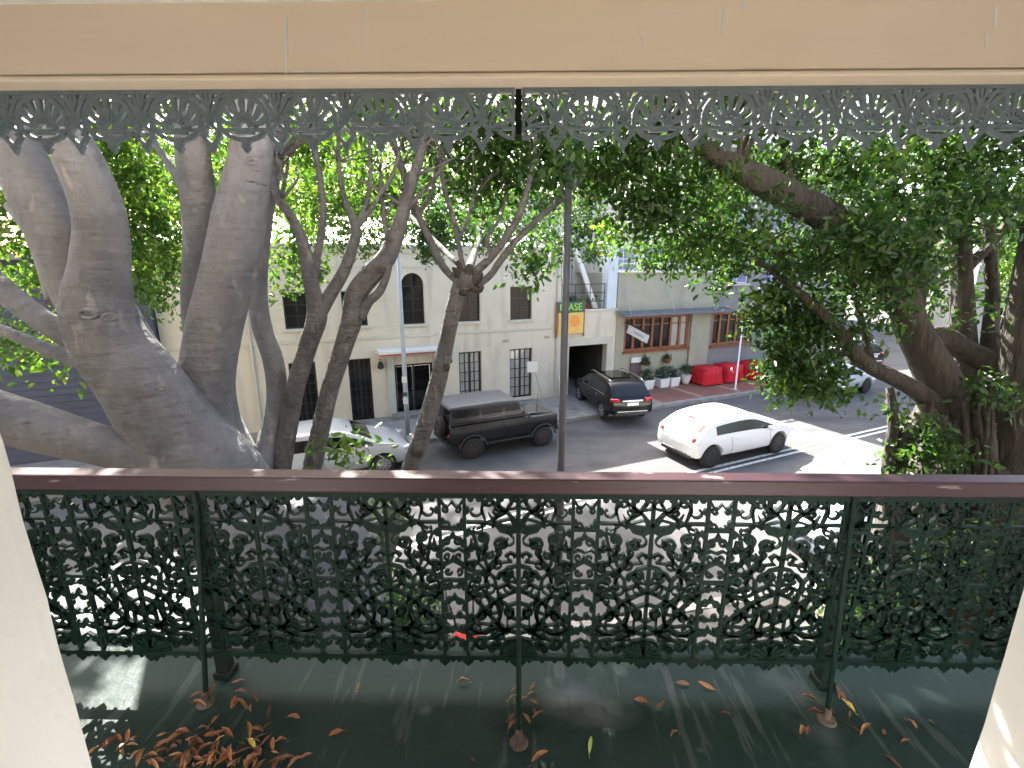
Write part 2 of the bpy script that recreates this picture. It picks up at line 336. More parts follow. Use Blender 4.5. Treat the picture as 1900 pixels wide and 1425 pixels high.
def window(parent, a, b, c, d, nx, nz, pane, frame=None, fw=.06, y=.12, sill=True, name='window', rev=0.2, mid=False):
    frame = frame or M['black']
    mb = MB(); frame_mesh(mb, a, b, c, d, fw, y, y + .06); w = mb.build(name, frame, parent)
    bars = MB()
    for i in range(1, nx):
        x = a + fw + (b - a - 2 * fw) * i / nx; t = .045 if (mid and i * 2 == nx) else .018
        bars.box(x - t, x + t, y + .008, y + .05, c + fw, d - fw)
    for j in range(1, nz):
        z = c + fw + (d - c - 2 * fw) * j / nz; bars.box(a + fw, b - fw, y + .012, y + .046, z - .015, z + .015)
    if nx + nz > 2: bars.build('glazing_bars', frame, w)
    pw, ph = (b - a - 2 * fw) / nx, (d - c - 2 * fw) / nz; pm = None
    for i in range(nx):
        for j in range(nz):
            if pm is None: q = MB(); q.box(-pw / 2, pw / 2, 0, .008, -ph / 2, ph / 2); pm = q.mesh('pane', pane)
            o = link('pane', pm, w, (a + fw + pw * (i + .5), y + .03, c + fw + ph * (j + .5)), (random.uniform(-.012, .012), 0, random.uniform(-.012, .012)))
    if sill: q = MB(); q.box(a - .06, b + .06, -.07, y, c - .09, c - .005); q.build('sill', M['creamtrim'], w, bevel=.01)
    return w
cream = thing('cream_building', 'two storey cream rendered building with black windows and arched central window', 'building', FA, FANG)
up = [(-.15, .62, 3.45, 4.62), (1.62, 2.42, 3.45, 4.62), (3.62, 4.40, 3.42, 5.2), (5.66, 6.5, 3.42, 4.62), (7.72, 8.64, 3.40, 4.66), (-2.3, -1.5, 3.45, 4.62)]
dn = [(-.2, .62, .12, 2.34), (1.66, 2.42, .12, 2.32), (5.62, 6.52, .3, 2.28), (7.70, 8.68, .25, 2.26)]
ent = (3.22, 4.62, .12, 2.0)
gar = (10.35, 12.2, .0, 2.2)
mb = MB(); wall_open(mb, -3.55, 9.92, 0, 6.0, up + dn + [ent], rev=.22)
mb.add([(-3.55, 0, 0), (-3.55, 9, 0), (-3.55, 9, 6), (-3.55, 0, 6)], [(0, 1, 2, 3)]); mb.add([(9.92, .0, 3.6), (9.92, 9, 3.6), (9.92, 9, 6), (9.92, 0, 6)], [(0, 1, 2, 3)])
mb.build('wall', M['cream'], cream)
mb = MB(); a, b, c, d = up[2]; r_ = (b - a) / 2; cx = (a + b) / 2     # spandrels that round the head of the central window
for s in (-1, 1):
    arc = [(cx + s * r_ * math.cos(t), d - r_ + r_ * math.sin(t)) for t in np.linspace(0, math.pi / 2, 9)]
    mb.prism(arc + [(cx + s * (r_ + .0), d)], -.001, .2)
mb.build('arch_spandrel', M['cream'], cream)
for h in up: window(cream, *h, 2, 3 if h[3] < 5 else 4, M['paneD'], fw=.05)
for i, h in enumerate(dn): window(cream, *h, 4, 5 if i > 1 else 6, M['pane'] if i > 1 else M['paneD'], fw=.07, name='french_door', sill=(i > 1), mid=True)
mb = MB(); mb.box(-3.57, 9.94, -.10, .3, 6.0, 6.14); mb.box(-3.56, 9.93, -.06, .0, 5.86, 6.0); mb.build('parapet_coping', M['creamtrim'], cream, bevel=.015)
mb = MB(); mb.box(-3.55, 9.9, -.035, -.001, 2.98, 3.07); mb.box(-3.55, 9.9, -.025, -.001, 5.36, 5.42); mb.build('string_course', M['creamtrim'], cream)
mb = MB(); mb.box(3.0, 5.0, -.02, .0, 3.02, 3.30); mb.build('sill_apron', M['cream'], cream)
mb = MB(); mb.add([(-3.5, .4, 6.05), (9.9, .4, 6.05), (9.9, 5, 7.4), (-3.5, 5, 7.4)], [(0, 1, 2, 3)]); mb.add([(-3.5, 9, 6.05), (9.9, 9, 6.05), (9.9, 5, 7.4), (-3.5, 5, 7.4)], [(0, 1, 2, 3)])
mb.build('roof', pmat('pale_green_roof', (.38, .46, .42), (.44, .51, .47), 2, .5), cream)
# entrance
mb = MB(); mb.box(2.62, 5.15, -.62, 0, 2.50, 2.62); can = mb.build('canopy', M['white'], cream, bevel=.02)
mb = MB(); mb.box(2.66, 5.11, -.58, -.02, 2.44, 2.50); mb.build('canopy_soffit', pmat('faded_red', (.42, .12, .10), rough=.7), can)
mb = MB(); mb.box(2.95, 3.2, -.09, -.001, .12, 2.3); mb.box(4.64, 4.9, -.09, -.001, .12, 2.3); mb.box(2.9, 4.95, -.12, -.001, 2.3, 2.44); mb.build('door_surround', pmat('pale_green_trim', (.48, .52, .46), (.54, .57, .5), 3, .7), cream, bevel=.008)
mb = MB(); a, b, c, d = ent; mb.box(a, a + .08, .15, .24, c, d); mb.box(b - .08, b, .15, .24, c, d); mb.box(a + .08, b - .08, .15, .24, d - .1, d); mb.box((a + b) / 2 - .04, (a + b) / 2 + .04, .16, .24, c, d - .1)
dr = mb.build('front_door', M['black'], cream)
for s in (0, 1): q = MB(); x0 = a + .09 + s * .65; q.box(x0, x0 + .56, .19, .2, c, d - .12); q.build('door_glass', M['glass'], dr)
q = MB(); q.lathe([(.03, 0), (.04, .02), (.02, .05)], 10, 'y', ((a + b) / 2 - .1, .1, 1.05)); q.build('handle', M['chrome'], dr)
q = MB(); q.box(3.0, 4.9, -.55, 0, FZ, FZ + .14); q.build('door_slab', M['kerb'], cream, bevel=.02)
for x in (2.72, 5.2):
    q = MB(); q.box(x - .02, x + .02, -.16, 0, 2.24, 2.27); q.lathe([(.02, 0), (.10, .05), (.12, .06), (.075, .26), (.02, .30)], 6, 'z', (x, -.2, 1.92)); q.build('wall_lantern', M['black'], cream)
for x, z, w in ((.2, 2.9, .3), (7.4, 2.55, .25), (9.2, 2.6, .25)):
    q = MB(); q.box(x, x + w, -.012, 0, z, z + .1); q.build('air_vent', M['olive'], cream)
for dx, z in ((-1.2, 0), (9.75, 0)):
    q = MB(); q.tube([(dx, -.06, FZ), (dx, -.06, 5.9)], [.04, .04], 8, smooth=1); q.build('downpipe', M['creamtrim'], cream)
# garage bay with terrace above
mb = MB(); wall_open(mb, 9.92, 12.62, 0, 3.6, [gar], rev=.3); mb.add([(9.92, 0, 3.6), (12.62, 0, 3.6), (12.62, .25, 3.6), (9.92, .25, 3.6)], [(0, 1, 2, 3)])
mb.add([(12.62, 0, 0), (12.62, .4, 0), (12.62, .4, 3.6), (12.62, 0, 3.6)], [(0, 1, 2, 3)])
mb.build('garage_wall', M['cream'], cream)
mb = MB(); a, b, c, d = gar; mb.box(a - .28, a - .005, -.035, 0, 0, d + .3); mb.box(b + .005, b + .28, -.035, 0, 0, d + .3); mb.box(a - .005, b + .005, -.035, 0, d + .005, d + .3); mb.build('garage_surround', M['creamtrim'], cream, bevel=.01)
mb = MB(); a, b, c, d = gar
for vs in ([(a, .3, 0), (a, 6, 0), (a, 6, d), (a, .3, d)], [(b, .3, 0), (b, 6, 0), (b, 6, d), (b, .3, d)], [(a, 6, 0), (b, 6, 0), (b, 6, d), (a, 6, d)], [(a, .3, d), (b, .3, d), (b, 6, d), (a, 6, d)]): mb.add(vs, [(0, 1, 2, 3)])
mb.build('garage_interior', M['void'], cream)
mb = MB(); mb.box(9.93, 12.66, -.06, .3, 3.602, 3.67); mb.build('terrace_coping', M['creamtrim'], cream, bevel=.01)
mb = MB(); mb.add([(9.93, .3, 3.5), (12.6, .3, 3.5), (12.6, 4, 3.5), (9.93, 4, 3.5)], [(0, 1, 2, 3)]); mb.build('terrace_deck', M['foot'], cream)
rl = MB()
for z in (4.0, 4.35, 4.7): rl.tube([(9.95, .2, z), (12.1, .2, z)], [.016, .016], 6, smooth=1)
for x in (10.0, 10.7, 11.4, 12.1): rl.tube([(x, .2, 3.6), (x, .2, 4.72)], [.018, .018], 6, smooth=1)
rl.build('terrace_railing', M['plastic'], cream)
mb = MB(); mb.prism([(10.75, 6.1), (10.95, 6.1), (12.02, 3.68), (11.78, 3.68)], .5, .62); mb.build('stair_stringer', M['white'], cream, bevel=.01)
mb = MB(); mb.box(12.15, 12.62, .05, .5, 3.67, 6.15); mb.box(12.13, 12.64, .03, .52, 6.15, 6.24); mb.build('white_pier', pmat('blue_white_cladding', (.55, .61, .66), (.62, .66, .69), 2, .6), cream, bevel=.012)

# set back behind the terrace
bk = thing('white_rear_building', 'tall pale building set back behind the terrace over the garage', 'building', W(9.9, 3.6), FANG)
mb = MB(); hs = [(.5, 1.3, 4.6, 5.9), (1.9, 2.6, 4.6, 5.9)]; wall_open(mb, -.5, 6.4, 3.0, 8.2, hs, rev=.2); mb.add([(-.5, 0, 3), (-.5, 5, 3), (-.5, 5, 8.2), (-.5, 0, 8.2)], [(0, 1, 2, 3)]); mb.add([(6.4, 0, 3), (6.4, 5, 3), (6.4, 5, 8.2), (6.4, 0, 8.2)], [(0, 1, 2, 3)])
mb.add([(-.5, 0, 8.2), (6.4, 0, 8.2), (6.4, 5, 8.2), (-.5, 5, 8.2)], [(0, 1, 2, 3)]); mb.build('wall', M['pale'], bk)
for h in hs: window(bk, *h, 2, 2, M['paneD'], M['white'], fw=.05, sill=False)
q = MB(); q.box(-.55, 6.45, -.1, .1, 8.2, 8.34); q.build('cornice', M['white'], bk)

# restaurant
rest = thing('restaurant_building', 'olive rendered cafe with orange timber windows under a thin metal awning', 'building', W(12.64, 0), FANG)
rw = [(.42, 4.02, 1.76, 3.3)]
mb = MB(); wall_open(mb, 0, 5.3, 0, 5.12, rw, rev=.18); mb.add([(0, 0, 0), (0, 2.6, 0), (0, 2.6, 5.12), (0, 0, 5.12)], [(0, 1, 2, 3)]); mb.add([(5.3, 0, 0), (5.3, 2.6, 0), (5.3, 2.6, 5.12), (5.3, 0, 5.12)], [(0, 1, 2, 3)])
mb.add([(0, 0, 5.12), (5.3, 0, 5.12), (5.3, 2.6, 5.12), (0, 2.6, 5.12)], [(0, 1, 2, 3)]); mb.build('wall', M['olive'], rest)
def timber_window(parent, x0, x1, z0, z1, n, y=.04):
    mb = MB(); mb.box(x0, x1, y, y + .1, z0, z0 + .12); w = mb.build('window_band', M['timber'], parent, bevel=.006); me = gl = None
    mb = MB(); mb.box(x0, x1, y, y + .1, z1 - .12, z1); mb.build('head_rail', M['timber'], w, bevel=.006)
    pw = (x1 - x0) / n
    for i in range(n + 1):
        if me is None: q = MB(); q.box(-.06, .06, y - .015, y + .115, z0 + .12, z1 - .12); me = q.mesh('mullion', M['timber'])
        link('mullion', me, w, (min(max(x0 + pw * i, x0 + .061), x1 - .061), 0, 0))
    for i in range(n):
        q = MB(); q.box(x0 + pw * i + .062, x0 + pw * (i + 1) - .062, y + .05, y + .06, z0 + .12, z1 - .12); q.build('pane', M['pane'] if i in (5, 6) else M['paneD'], w)
        q = MB(); q.box(x0 + pw * i + .062, x0 + pw * (i + 1) - .062, y + .02, y + .08, z1 - .42, z1 - .37); q.build('transom', M['timber'], w)
    q = MB(); q.box(x0 - .05, x1 + .05, -.12, y - .002, z0 - .07, z0); q.build('sill', M['timber'], w, bevel=.01)
timber_window(rest, .42, 4.02, 1.76, 3.3, 7)
mb = MB(); mb.box(4.06, 4.46, -.12, -.001, 0, 3.36); mb.build('pilaster', M['olive'], rest, bevel=.015)
mb = MB(); mb.prism([(-.1, 3.38), (6.1, 3.38), (6.1, 3.46), (-.1, 3.46)], -.68, -.63); mb.add([(-.1, -.63, 3.46), (6.1, -.63, 3.46), (6.1, -.002, 3.55), (-.1, -.002, 3.55)], [(0, 1, 2, 3)])
mb.box(-.1, 6.1, -.63, -.59, 3.40, 3.455); mb.build('awning', M['metalroof'], rest)
rd = MB()
for x in (.3, 2.6, 4.9): rd.tube([(x, -.60, 3.48), (x, -.02, 4.5)], [.014, .014], 6, smooth=1)
rd.build('awning_tie_rod', M['galv'], rest)
mb = MB(); mb.box(0, 5.3, -.08, .2, 5.122, 5.2); mb.build('parapet_coping', M['creamtrim'], rest, bevel=.01)
hs = [(.55, 1.9, 5.2, 6.25), (2.4, 3.5, 5.2, 6.25), (3.9, 4.9, 5.2, 6.25)]
mb = MB(); wall_open(mb, 0, 5.3, 5.1, 6.5, hs, y=1.4, rev=.15); mb.add([(0, 1.4, 6.5), (5.3, 1.4, 6.5), (5.3, 6, 6.5), (0, 6, 6.5)], [(0, 1, 2, 3)])
for x in (0, 5.3): mb.add([(x, 1.4, 5.1), (x, 6, 5.1), (x, 6, 6.5), (x, 1.4, 6.5)], [(0, 1, 2, 3)])
mb.build('upper_wall', M['creamtrim'], rest)
mb = MB(); tw_ = (4.1, 4.9, 7.4, 8.6); wall_open(mb, 3.7, 5.298, 6.502, 10.2, [tw_], y=1.402, rev=.15)
for x in (3.7, 5.298): mb.add([(x, 1.402, 6.502), (x, 6, 6.502), (x, 6, 10.2), (x, 1.402, 10.2)], [(0, 1, 2, 3)])
mb.add([(3.7, 1.402, 10.2), (5.298, 1.402, 10.2), (5.298, 6, 10.2), (3.7, 6, 10.2)], [(0, 1, 2, 3)]); mb.build('shade_tower', M['creamtrim'], rest); window(rest, *tw_, 2, 2, M['mauve'], M['white'], fw=.06, y=1.45, sill=False)  # tower added so its shadow edge falls across the road
for h in hs: window(rest, *h, 2, 2, M['mauve'], M['white'], fw=.06, y=1.45, sill=False)
bl = MB()
for i in range(9): x = .5 + i * .58; bl.box(x - .025, x + .025, .05, .1, 5.2, 5.5)
bl.box(.2, 5.2, .04, .11, 5.5, 5.54); bl.build('roof_balustrade', M['white'], rest)
BASKETS = []
for i, x in enumerate((1.55, 2.75)):
    b = thing('hanging_basket', ['hanging basket of ferns nearer the menu board on the cafe wall', 'larger hanging basket on the cafe wall beside the pilaster'][i], 'hanging basket', W(12.64 + x, -.18, 1.3), FANG, 'hanging baskets on the cafe wall')
    q = MB(); q.lathe([(.03, -.2), (.13, -.14), (.19, 0), (.2, .03)], 14); q.build('basket', M['terracotta'], b, smooth=True)
    q = MB()
    for k in range(3): an = k * 2.09; q.tube([(.18 * math.cos(an), .18 * math.sin(an), .02), (0, .1, .36)], [.006, .006], 5, smooth=1)
    q.tube([(0, .18, .36), (0, .1, .37)], [.01, .01], 5, smooth=1); q.build('chain', M['plastic'], b)
    BASKETS.append(b)
# second timber bay, taller building at the corner
tall = thing('corner_building', 'tall grey corner building half hidden behind the fig foliage', 'building', W(17.96, .05), FANG)
hs = [(.9, 2.2, 4.6, 6.0), (3.2, 4.5, 4.6, 6.0), (5.5, 6.8, 4.6, 6.0), (.9, 2.2, 7.0, 8.4), (3.2, 4.5, 7.0, 8.4), (5.5, 6.8, 7.0, 8.4)]
mb = MB(); wall_open(mb, 0, 8.4, 0, 10.4, hs + [(.15, 2.8, 1.7, 3.3)], rev=.2)
for x in (0, 8.4): mb.add([(x, 0, 0), (x, 12, 0), (x, 12, 10.4), (x, 0, 10.4)], [(0, 1, 2, 3)])
mb.add([(0, 0, 10.4), (8.4, 0, 10.4), (8.4, 12, 10.4), (0, 12, 10.4)], [(0, 1, 2, 3)]); mb.build('wall', M['greyfar'], tall)
for h in hs: window(tall, *h, 2, 2, M['mauve'], M['white'], fw=.06, sill=True)
timber_window(tall, .15, 2.8, 1.7, 3.3, 5)
q = MB(); q.box(-.1, 8.5, -.15, .2, 10.4, 10.6); q.build('cornice', M['creamtrim'], tall)

# blue weatherboard building
blue = thing('blue_building', 'dark blue weatherboard building at the far left behind the fig', 'building', W(-3.57, -.35), FANG)
bw = (-5.8, -4.6, 1.75, 2.75)
mb = MB(); wall_open(mb, -20, -.02, 0, 5.6, [bw], y=.0, rev=.12); mb.add([(-.02, 0, 0), (-.02, 8, 0), (-.02, 8, 5.6), (-.02, 0, 5.6)], [(0, 1, 2, 3)]); mb.build('wall', M['blueboard'], blue)
nb = 28
for k in range(nb):
    z0, z1 = 5.6 * k / nb, 5.6 * (k + 1) / nb
    segs = [(-20, 0.0)] if (z1 < bw[2] or z0 > bw[3]) else [(-20, bw[0] - .06), (bw[1] + .06, 0.0)]
    for (a, b) in segs:
        q = MB(); q.add([(a, -.045, z0), (b, -.045, z0), (b, -.012, z1), (a, -.012, z1), (a, -.002, z0), (b, -.002, z0)], [(0, 1, 2, 3), (0, 4, 5, 1)]); q.build('weatherboard', M['blueboard'], blue)
window(blue, *bw, 2, 1, M['paneD'], M['white'], fw=.06, y=.02, sill=True)
q = MB(); q.box(-20.1, .1, -.4, .4, 5.6, 5.75); q.build('eaves', M['greyfar'], blue)

# apartment blocks further off, seen through the leaves
def block(x, y, rz, w, h, dpt, nx, nz, mat, label):
    b = thing('apartment_block', label, 'building', (x, y, 0), rz, 'apartment blocks beyond the street')
    hs = []
    for i in range(nx):
        for j in range(nz):
            x0 = w * (i + .22) / nx; hs.append((x0, x0 + w * .5 / nx, 1.2 + h * j / (nz + .3), 1.2 + h * j / (nz + .3) + 1.6))
    mb = MB(); wall_open(mb, 0, w, 0, h, hs, rev=.25)
    for xx in (0, w): mb.add([(xx, 0, 0), (xx, dpt, 0), (xx, dpt, h), (xx, 0, h)], [(0, 1, 2, 3)])
    mb.add([(0, 0, h), (w, 0, h), (w, dpt, h), (0, dpt, h)], [(0, 1, 2, 3)]); mb.build('wall', mat, b)
    for q in hs: window(b, *q, 2, 1, M['paneD'], M['white'], fw=.08, sill=True)
    q = MB(); q.box(-.3, w + .3, -.4, .4, h, h + .4); q.build('parapet', M['white'], b)
block(-34, 42, FANG, 20, 8.5, 10, 5, 2, M['pale'], 'pale apartment block glimpsed between the left fig limbs')
block(-6, 52, FANG, 16, 9.5, 10, 4, 3, M['pale'], 'pinkish apartment block behind the cream building')
block(30, 33, R(-28), 22, 7, 10, 6, 2, M['pale'], 'low sunlit pale block across the intersection at the far right')
block(13, 41, FANG, 22, 15, 10, 5, 4, M['greyfar'], 'tall grey block added up the side street to shade the intersection')  # added to throw shade over the side street
block(52, 20, R(-50), 22, 8.5, 10, 5, 2, M['greyfar'], 'grey block past the intersection beyond the right fig')

# ------------------------------------------------------------------ balcony and room
Z0 = 3.84
JL, JR, JY = atY(172, 1425, .60)[0], atY(1798, 1425, .60)[0], .60
mb = MB(); mb.box(-7.5, 7.5, .601, 1.80, Z0 - .16, Z0); mb.box(-3.19, 3.19, .45, .601, Z0 - .16, Z0 - .001); mb.box(-7.5, 7.5, 1.80, 1.84, Z0 - .10, Z0 - .006)
tag(mb.build('balcony_floor', M['floor']), 'worn dark green painted balcony floor', 'floor', kind='structure', )
def jamb(x_edge, x_out, s, name, lab):
    mb = MB(); n = 60; pts = []
    zs = np.linspace(Z0, 6.25, n); w = rng.normal(0, .0022, n); w = np.convolve(w, [.2, .6, .2], 'same')
    for k in range(n):                                        # hand trowelled arris
        e = x_edge + s * (w[k] + .002)
        pts += [(e, JY, zs[k]), (x_edge + s * (w[k] * .3), JY - .02, zs[k]), (x_edge, .12, zs[k]), (x_out, .12, zs[k]), (x_out, JY, zs[k])]
    fs = [(k * 5 + i, k * 5 + (i + 1) % 5, (k + 1) * 5 + (i + 1) % 5, (k + 1) * 5 + i) for k in range(n - 1) for i in range(5)]
    mb.add(pts, fs); return tag(mb.build(name, M['plaster']), lab, 'wall', kind='structure')
jamb(JL, -3.2, -1, 'wall_left', 'white plastered reveal of the opening at the left of the picture')
jamb(JR, 3.2, 1, 'wall_right', 'white plastered reveal of the opening at the right of the picture')
mb = MB(); mb.box(-3.2, 3.2, .12, JY, 6.252, 6.7); tag(mb.build('wall_head', M['plaster']), 'white wall over the opening', 'wall', kind='structure')
mb = MB(); mb.box(-2.4, 2.4, -3.4, .449, Z0 - .16, Z0 + .002); tag(mb.build('room_floor', pmat('pale_boards', (.74, .68, .60), (.68, .61, .52), 3, .45, stretch=(6, .4, 1))), 'pale timber floor of the room behind the camera', 'floor', kind='structure')
mb = MB()
for vs in ([(-2.4, -3.4, Z0), (2.4, -3.4, Z0), (2.4, -3.4, 6.7), (-2.4, -3.4, 6.7)], [(-2.4, -3.4, Z0), (-2.4, .119, Z0), (-2.4, .119, 6.7), (-2.4, -3.4, 6.7)], [(2.4, -3.4, Z0), (2.4, .119, Z0), (2.4, .119, 6.7), (2.4, -3.4, 6.7)], [(-2.4, -3.4, 6.7), (2.4, -3.4, 6.7), (2.4, .6, 6.7), (-2.4, .6, 6.7)]): mb.add(vs, [(0, 1, 2, 3)])
tag(mb.build('room_walls', M['plaster']), 'white walls and ceiling of the room behind the camera', 'wall', kind='structure')
mb = MB(); mb.box(-22, -3.2, .2, .6, 0, 10.5); mb.box(3.2, 22, .2, .6, 0, 10.5); mb.box(-3.2, 3.2, .2, .6, 6.702, 10.5); mb.box(-3.2, 3.2, .2, .6, 0, Z0 - .162)
tag(mb.build('terrace_wall', layer(pmat('weathered_terrace_render', (.20, .17, .14), (.25, .215, .18), 1.2, .85, bump=.15), (.13, .12, .10), .8, .55, .75)), 'street wall of the terrace house the balcony hangs on', 'wall', kind='structure')
mb = MB(); mb.box(-1.1, 1.1, .452, 1.17, Z0 + .001, Z0 + .03); tag(mb.build('door_slab', pmat('bounce_slab_white', (.86, .85, .83), (.80, .79, .77), 5, .5), bevel=.006), 'unseen white slab added at the balcony door to bounce sunlight', 'step', kind='structure')  # unseen slab added to bounce sun onto the beam and jambs
# ceiling and beam
mb = MB(); mb.box(-7.5, 7.5, JY + .002, 1.60, 6.233, 6.30); mb.box(-7.5, 7.5, 1.60, 1.76, 6.262, 6.30); tag(mb.build('ceiling', M['white']), 'white boarded balcony ceiling above the tan beam', 'ceiling', kind='structure')
bm_ = thing('verandah_beam', 'tan painted timber beam across the top with scratches and drips', 'beam', (0, 1.60, 6.03))
mb = MB(); mb.box(-3.2, 3.2, 0, .15, .02, .23); mb.build('beam_face', M['beam'], bm_, bevel=.004)
mb = MB(); mb.box(-3.2, 3.2, -.006, .145, .002, .018); mb.build('bottom_moulding', M['beam'], bm_, bevel=.006)
for (x, y, dx, dy, w) in ((530, 30, 0, 110, 5), (672, 12, 4, 90, 3), (1345, 10, -6, 50, 5), (1378, 5, 3, 18, 6), (1850, 12, -6, 40, 6), (1832, 60, -4, 26, 4), (1185, 55, 10, 30, 3), (545, 132, 60, 0, 4)):
    p = atY(x, y, 1.598); q_ = atY(x + dx, y + dy, 1.598); s = MB()
    s.strip([(p[0], p[2] - 6.03), ((p[0] + q_[0]) / 2 + .002, (p[2] + q_[2]) / 2 - 6.03), (q_[0], q_[2] - 6.03)], w * .0016, .003, taper=(1, .5), y=-.0005); s.build('paint_drip', M['white'], bm_)

# cast iron frieze under the beam
UW = .2175
fr = thing('iron_frieze', 'grey painted cast iron lace frieze hanging under the beam', 'frieze', (0, 1.68, 6.03))
def arcpts(cx, cz, r0, a0, a1, n=14, rz=None): return [(cx + r0 * math.cos(t), cz + (rz or r0) * math.sin(t)) for t in np.linspace(a0, a1, n)]
D = .012
FT = 1.2
fan = MB()                                                    # fan medallion
fan.strip([(-.079, -.112)] + arcpts(0, -.088, .079, math.pi, 0, 18, .076) + [(.079, -.112)], .012*FT, D)
fan.strip(arcpts(0, -.106, .038, math.pi, 0, 10), .010*FT, D); fan.strip(arcpts(0, -.106, .018, math.pi, 0, 8), .007*FT, D)
for k in range(7):
    t = math.pi * (k + .5) / 7
    fan.strip([(.020 * math.cos(t), -.106 + .020 * math.sin(t)), (.055 * math.cos(t), -.104 + .053 * math.sin(t)), (.076 * math.cos(t), -.096 + .078 * math.sin(t))], .0115*FT, D, taper=(.6, 1.25))
fan.strip([(-.092, -.113), (.092, -.113)], .008*FT, D)
fan.strip(arcpts(0, -.112, .064, math.pi, 2 * math.pi, 14, .030), .011*FT, D); fan.strip([(-.03, -.122), (.03, -.122)], .006*FT, D)
for s in (-1, 1): fan.strip([(s * .062, -.02), (s * .03, -.006), (0, -.003)], .007*FT, D); fan.strip([(s * .088, -.03), (s * .07, -.018), (s * .05, -.002)], .007*FT, D)
finial = [(-.012, -.135), (-.018, -.148), (-.012, -.156), (-.016, -.164), (0, -.182), (.016, -.164), (.012, -.156), (.018, -.148), (.012, -.135)]
fan.prism(finial, -D / 2, D / 2)
colm = MB()                                                   # stalk between two fans
colm.strip([(0, -.004), (0, -.10)], .010*FT, D)
for s in (-1, 1):
    colm.strip([(s * .004, -.095), (s * .014, -.06), (s * .034, -.03), (s * .050, -.004)], .009*FT, D); colm.strip([(s * .003, -.05), (s * .012, -.03), (s * .016, -.008)], .009*FT, D, taper=(.5, 1.2))
    colm.strip([(s * .006, -.10), (s * .020, -.112), (s * .030, -.128), (s * .014, -.146), (0, -.158)], .010*FT, D); colm.strip([(s * .018, -.09), (s * .012, -.075), (s * .022, -.062)], .007*FT, D)
colm.strip([(-.028, -.128), (-.012, -.124)], .008*FT, D); colm.strip([(.028, -.128), (.012, -.124)], .008*FT, D)
colm.prism([(-.010, -.15), (-.015, -.16), (-.008, -.168), (0, -.184), (.008, -.168), (.015, -.16), (.010, -.15)], -D / 2, D / 2)
fm, cm_ = fan.mesh('fan_medallion', M['frieze']), colm.mesh('stalk_finial', M['frieze'])
XG = atY(962, 200, 1.68)[0]
for side in (-1, 1):
    pn = MB(); xa = XG + side * .012; xb = XG + side * 2.3
    pn.box(min(xa, xb), max(xa, xb), -.008, .008, -.008, .004); pn.box(*sorted((xa, xa + side * .009)), -.007, .007, -.135, -.008)
    pl = pn.build('frieze_panel', M['frieze'], fr)
    for k in range(10):
        x = xa + side * (.047 + UW * k)
        link('stalk_finial', cm_, pl, (x + side * .058, 0, 0)); link('fan_medallion', fm, pl, (x + side * (.058 + UW / 2), 0, 0))
    q = MB(); q.strip(arcpts(xa, -.106, .075, math.pi / 2, math.pi / 2 - side * math.pi / 2, 9), .011, D)
    for t in (.25, .6, .95): a = math.pi / 2 - side * t * math.pi / 2; q.strip([(xa + .02 * math.cos(a), -.106 + .02 * math.sin(a)), (xa + .072 * math.cos(a), -.106 + .072 * math.sin(a))], .011, D)
    q.strip(arcpts(xa, -.112, .05, -math.pi / 2, -math.pi / 2 + side * math.pi / 2, 8, .028), .010, D); q.strip([(xa, -.113), (xa + side * .09, -.113)], .008, D); q.build('half_medallion', M['frieze'], pl)
q = MB(); q.box(XG - .009, XG + .009, .0, .02, -.13, .0); q.build('joint_strip', M['post'], fr)

# balustrade
YB = 1.59
bal = thing('iron_balustrade', 'dark green cast iron lace balustrade along the balcony edge', 'balustrade', (0, YB, Z0))
H0, H1 = .16, .87
mb = MB(); mb.box(-3.2, 3.2, -.012, .012, H0 - .018, H0); mb.box(-3.2, 3.2, -.010, .010, H1 - .03, H1); mb.build('rail_bar', M['iron'], bal)
mb = MB(); mb.box(-3.2, 3.2, -.035, .035, H1, .93)
tag(mb.build('handrail', M['rail'], bal, bevel=.006), 'maroon painted timber handrail')
PW = abs(atY(1085, 1000, YB)[0] - atY(840, 1000, YB)[0]); XC = atY(840, 1000, YB)[0]; hw = PW / 2
def spiral(cx, cz, r0, r1, a0, turns, n=20): return [(cx + (r0 + (r1 - r0) * t) * math.cos(a0 + turns * 2 * math.pi * t), cz + (r0 + (r1 - r0) * t) * math.sin(a0 + turns * 2 * math.pi * t)) for t in np.linspace(0, 1, n)]
LT = 1.25
def sc(m, pts, w, taper=None, both=(1,)):
    for s in both: m.strip([(s * x, z) for x, z in pts], w * LT, D + .002, taper=taper)
def disc(m, x, z, r_):
    for s in (1,): m.prism([(s * x + r_ * math.cos(t), z + r_ * math.sin(t)) for t in np.linspace(0, 2 * math.pi, 9)[:-1]], -D * .7, D * .7)
T, B_ = H1 - .03, H0
gl0 = np.random.default_rng(8); bars = MB(); sc(bars, [(.046, B_), (.046, T)], .0095, both=(-1, 1)); sc(bars, [(hw - .003, B_), (hw - .003, T)], .0060, both=(-1, 1))
for z in (B_ + .10, B_ + .235, B_ + .40, B_ + .50): bars.prism([(-.046, z - .006), (-.030, z + .016), (-.012, z + .022), (0, z + .046), (.012, z + .022), (.030, z + .016), (.046, z - .006), (.024, z), (0, z + .014), (-.024, z)], -D / 2, D / 2)
for z_ in np.linspace(B_ + .05, T - .05, 10):
    for s_ in (-1, 1): bars.strip([(s_ * x, z) for x, z in spiral(.021, z_, .004, .016, gl0.uniform(0, 6.28), gl0.choice([-.9, .9]), 9)], .0085, D)
for z in (B_ + .165, B_ + .30, B_ + .455): bars.strip([(-.046, z), (-.022, z + .014), (0, z + .004), (.022, z + .014), (.046, z)], .009, D)
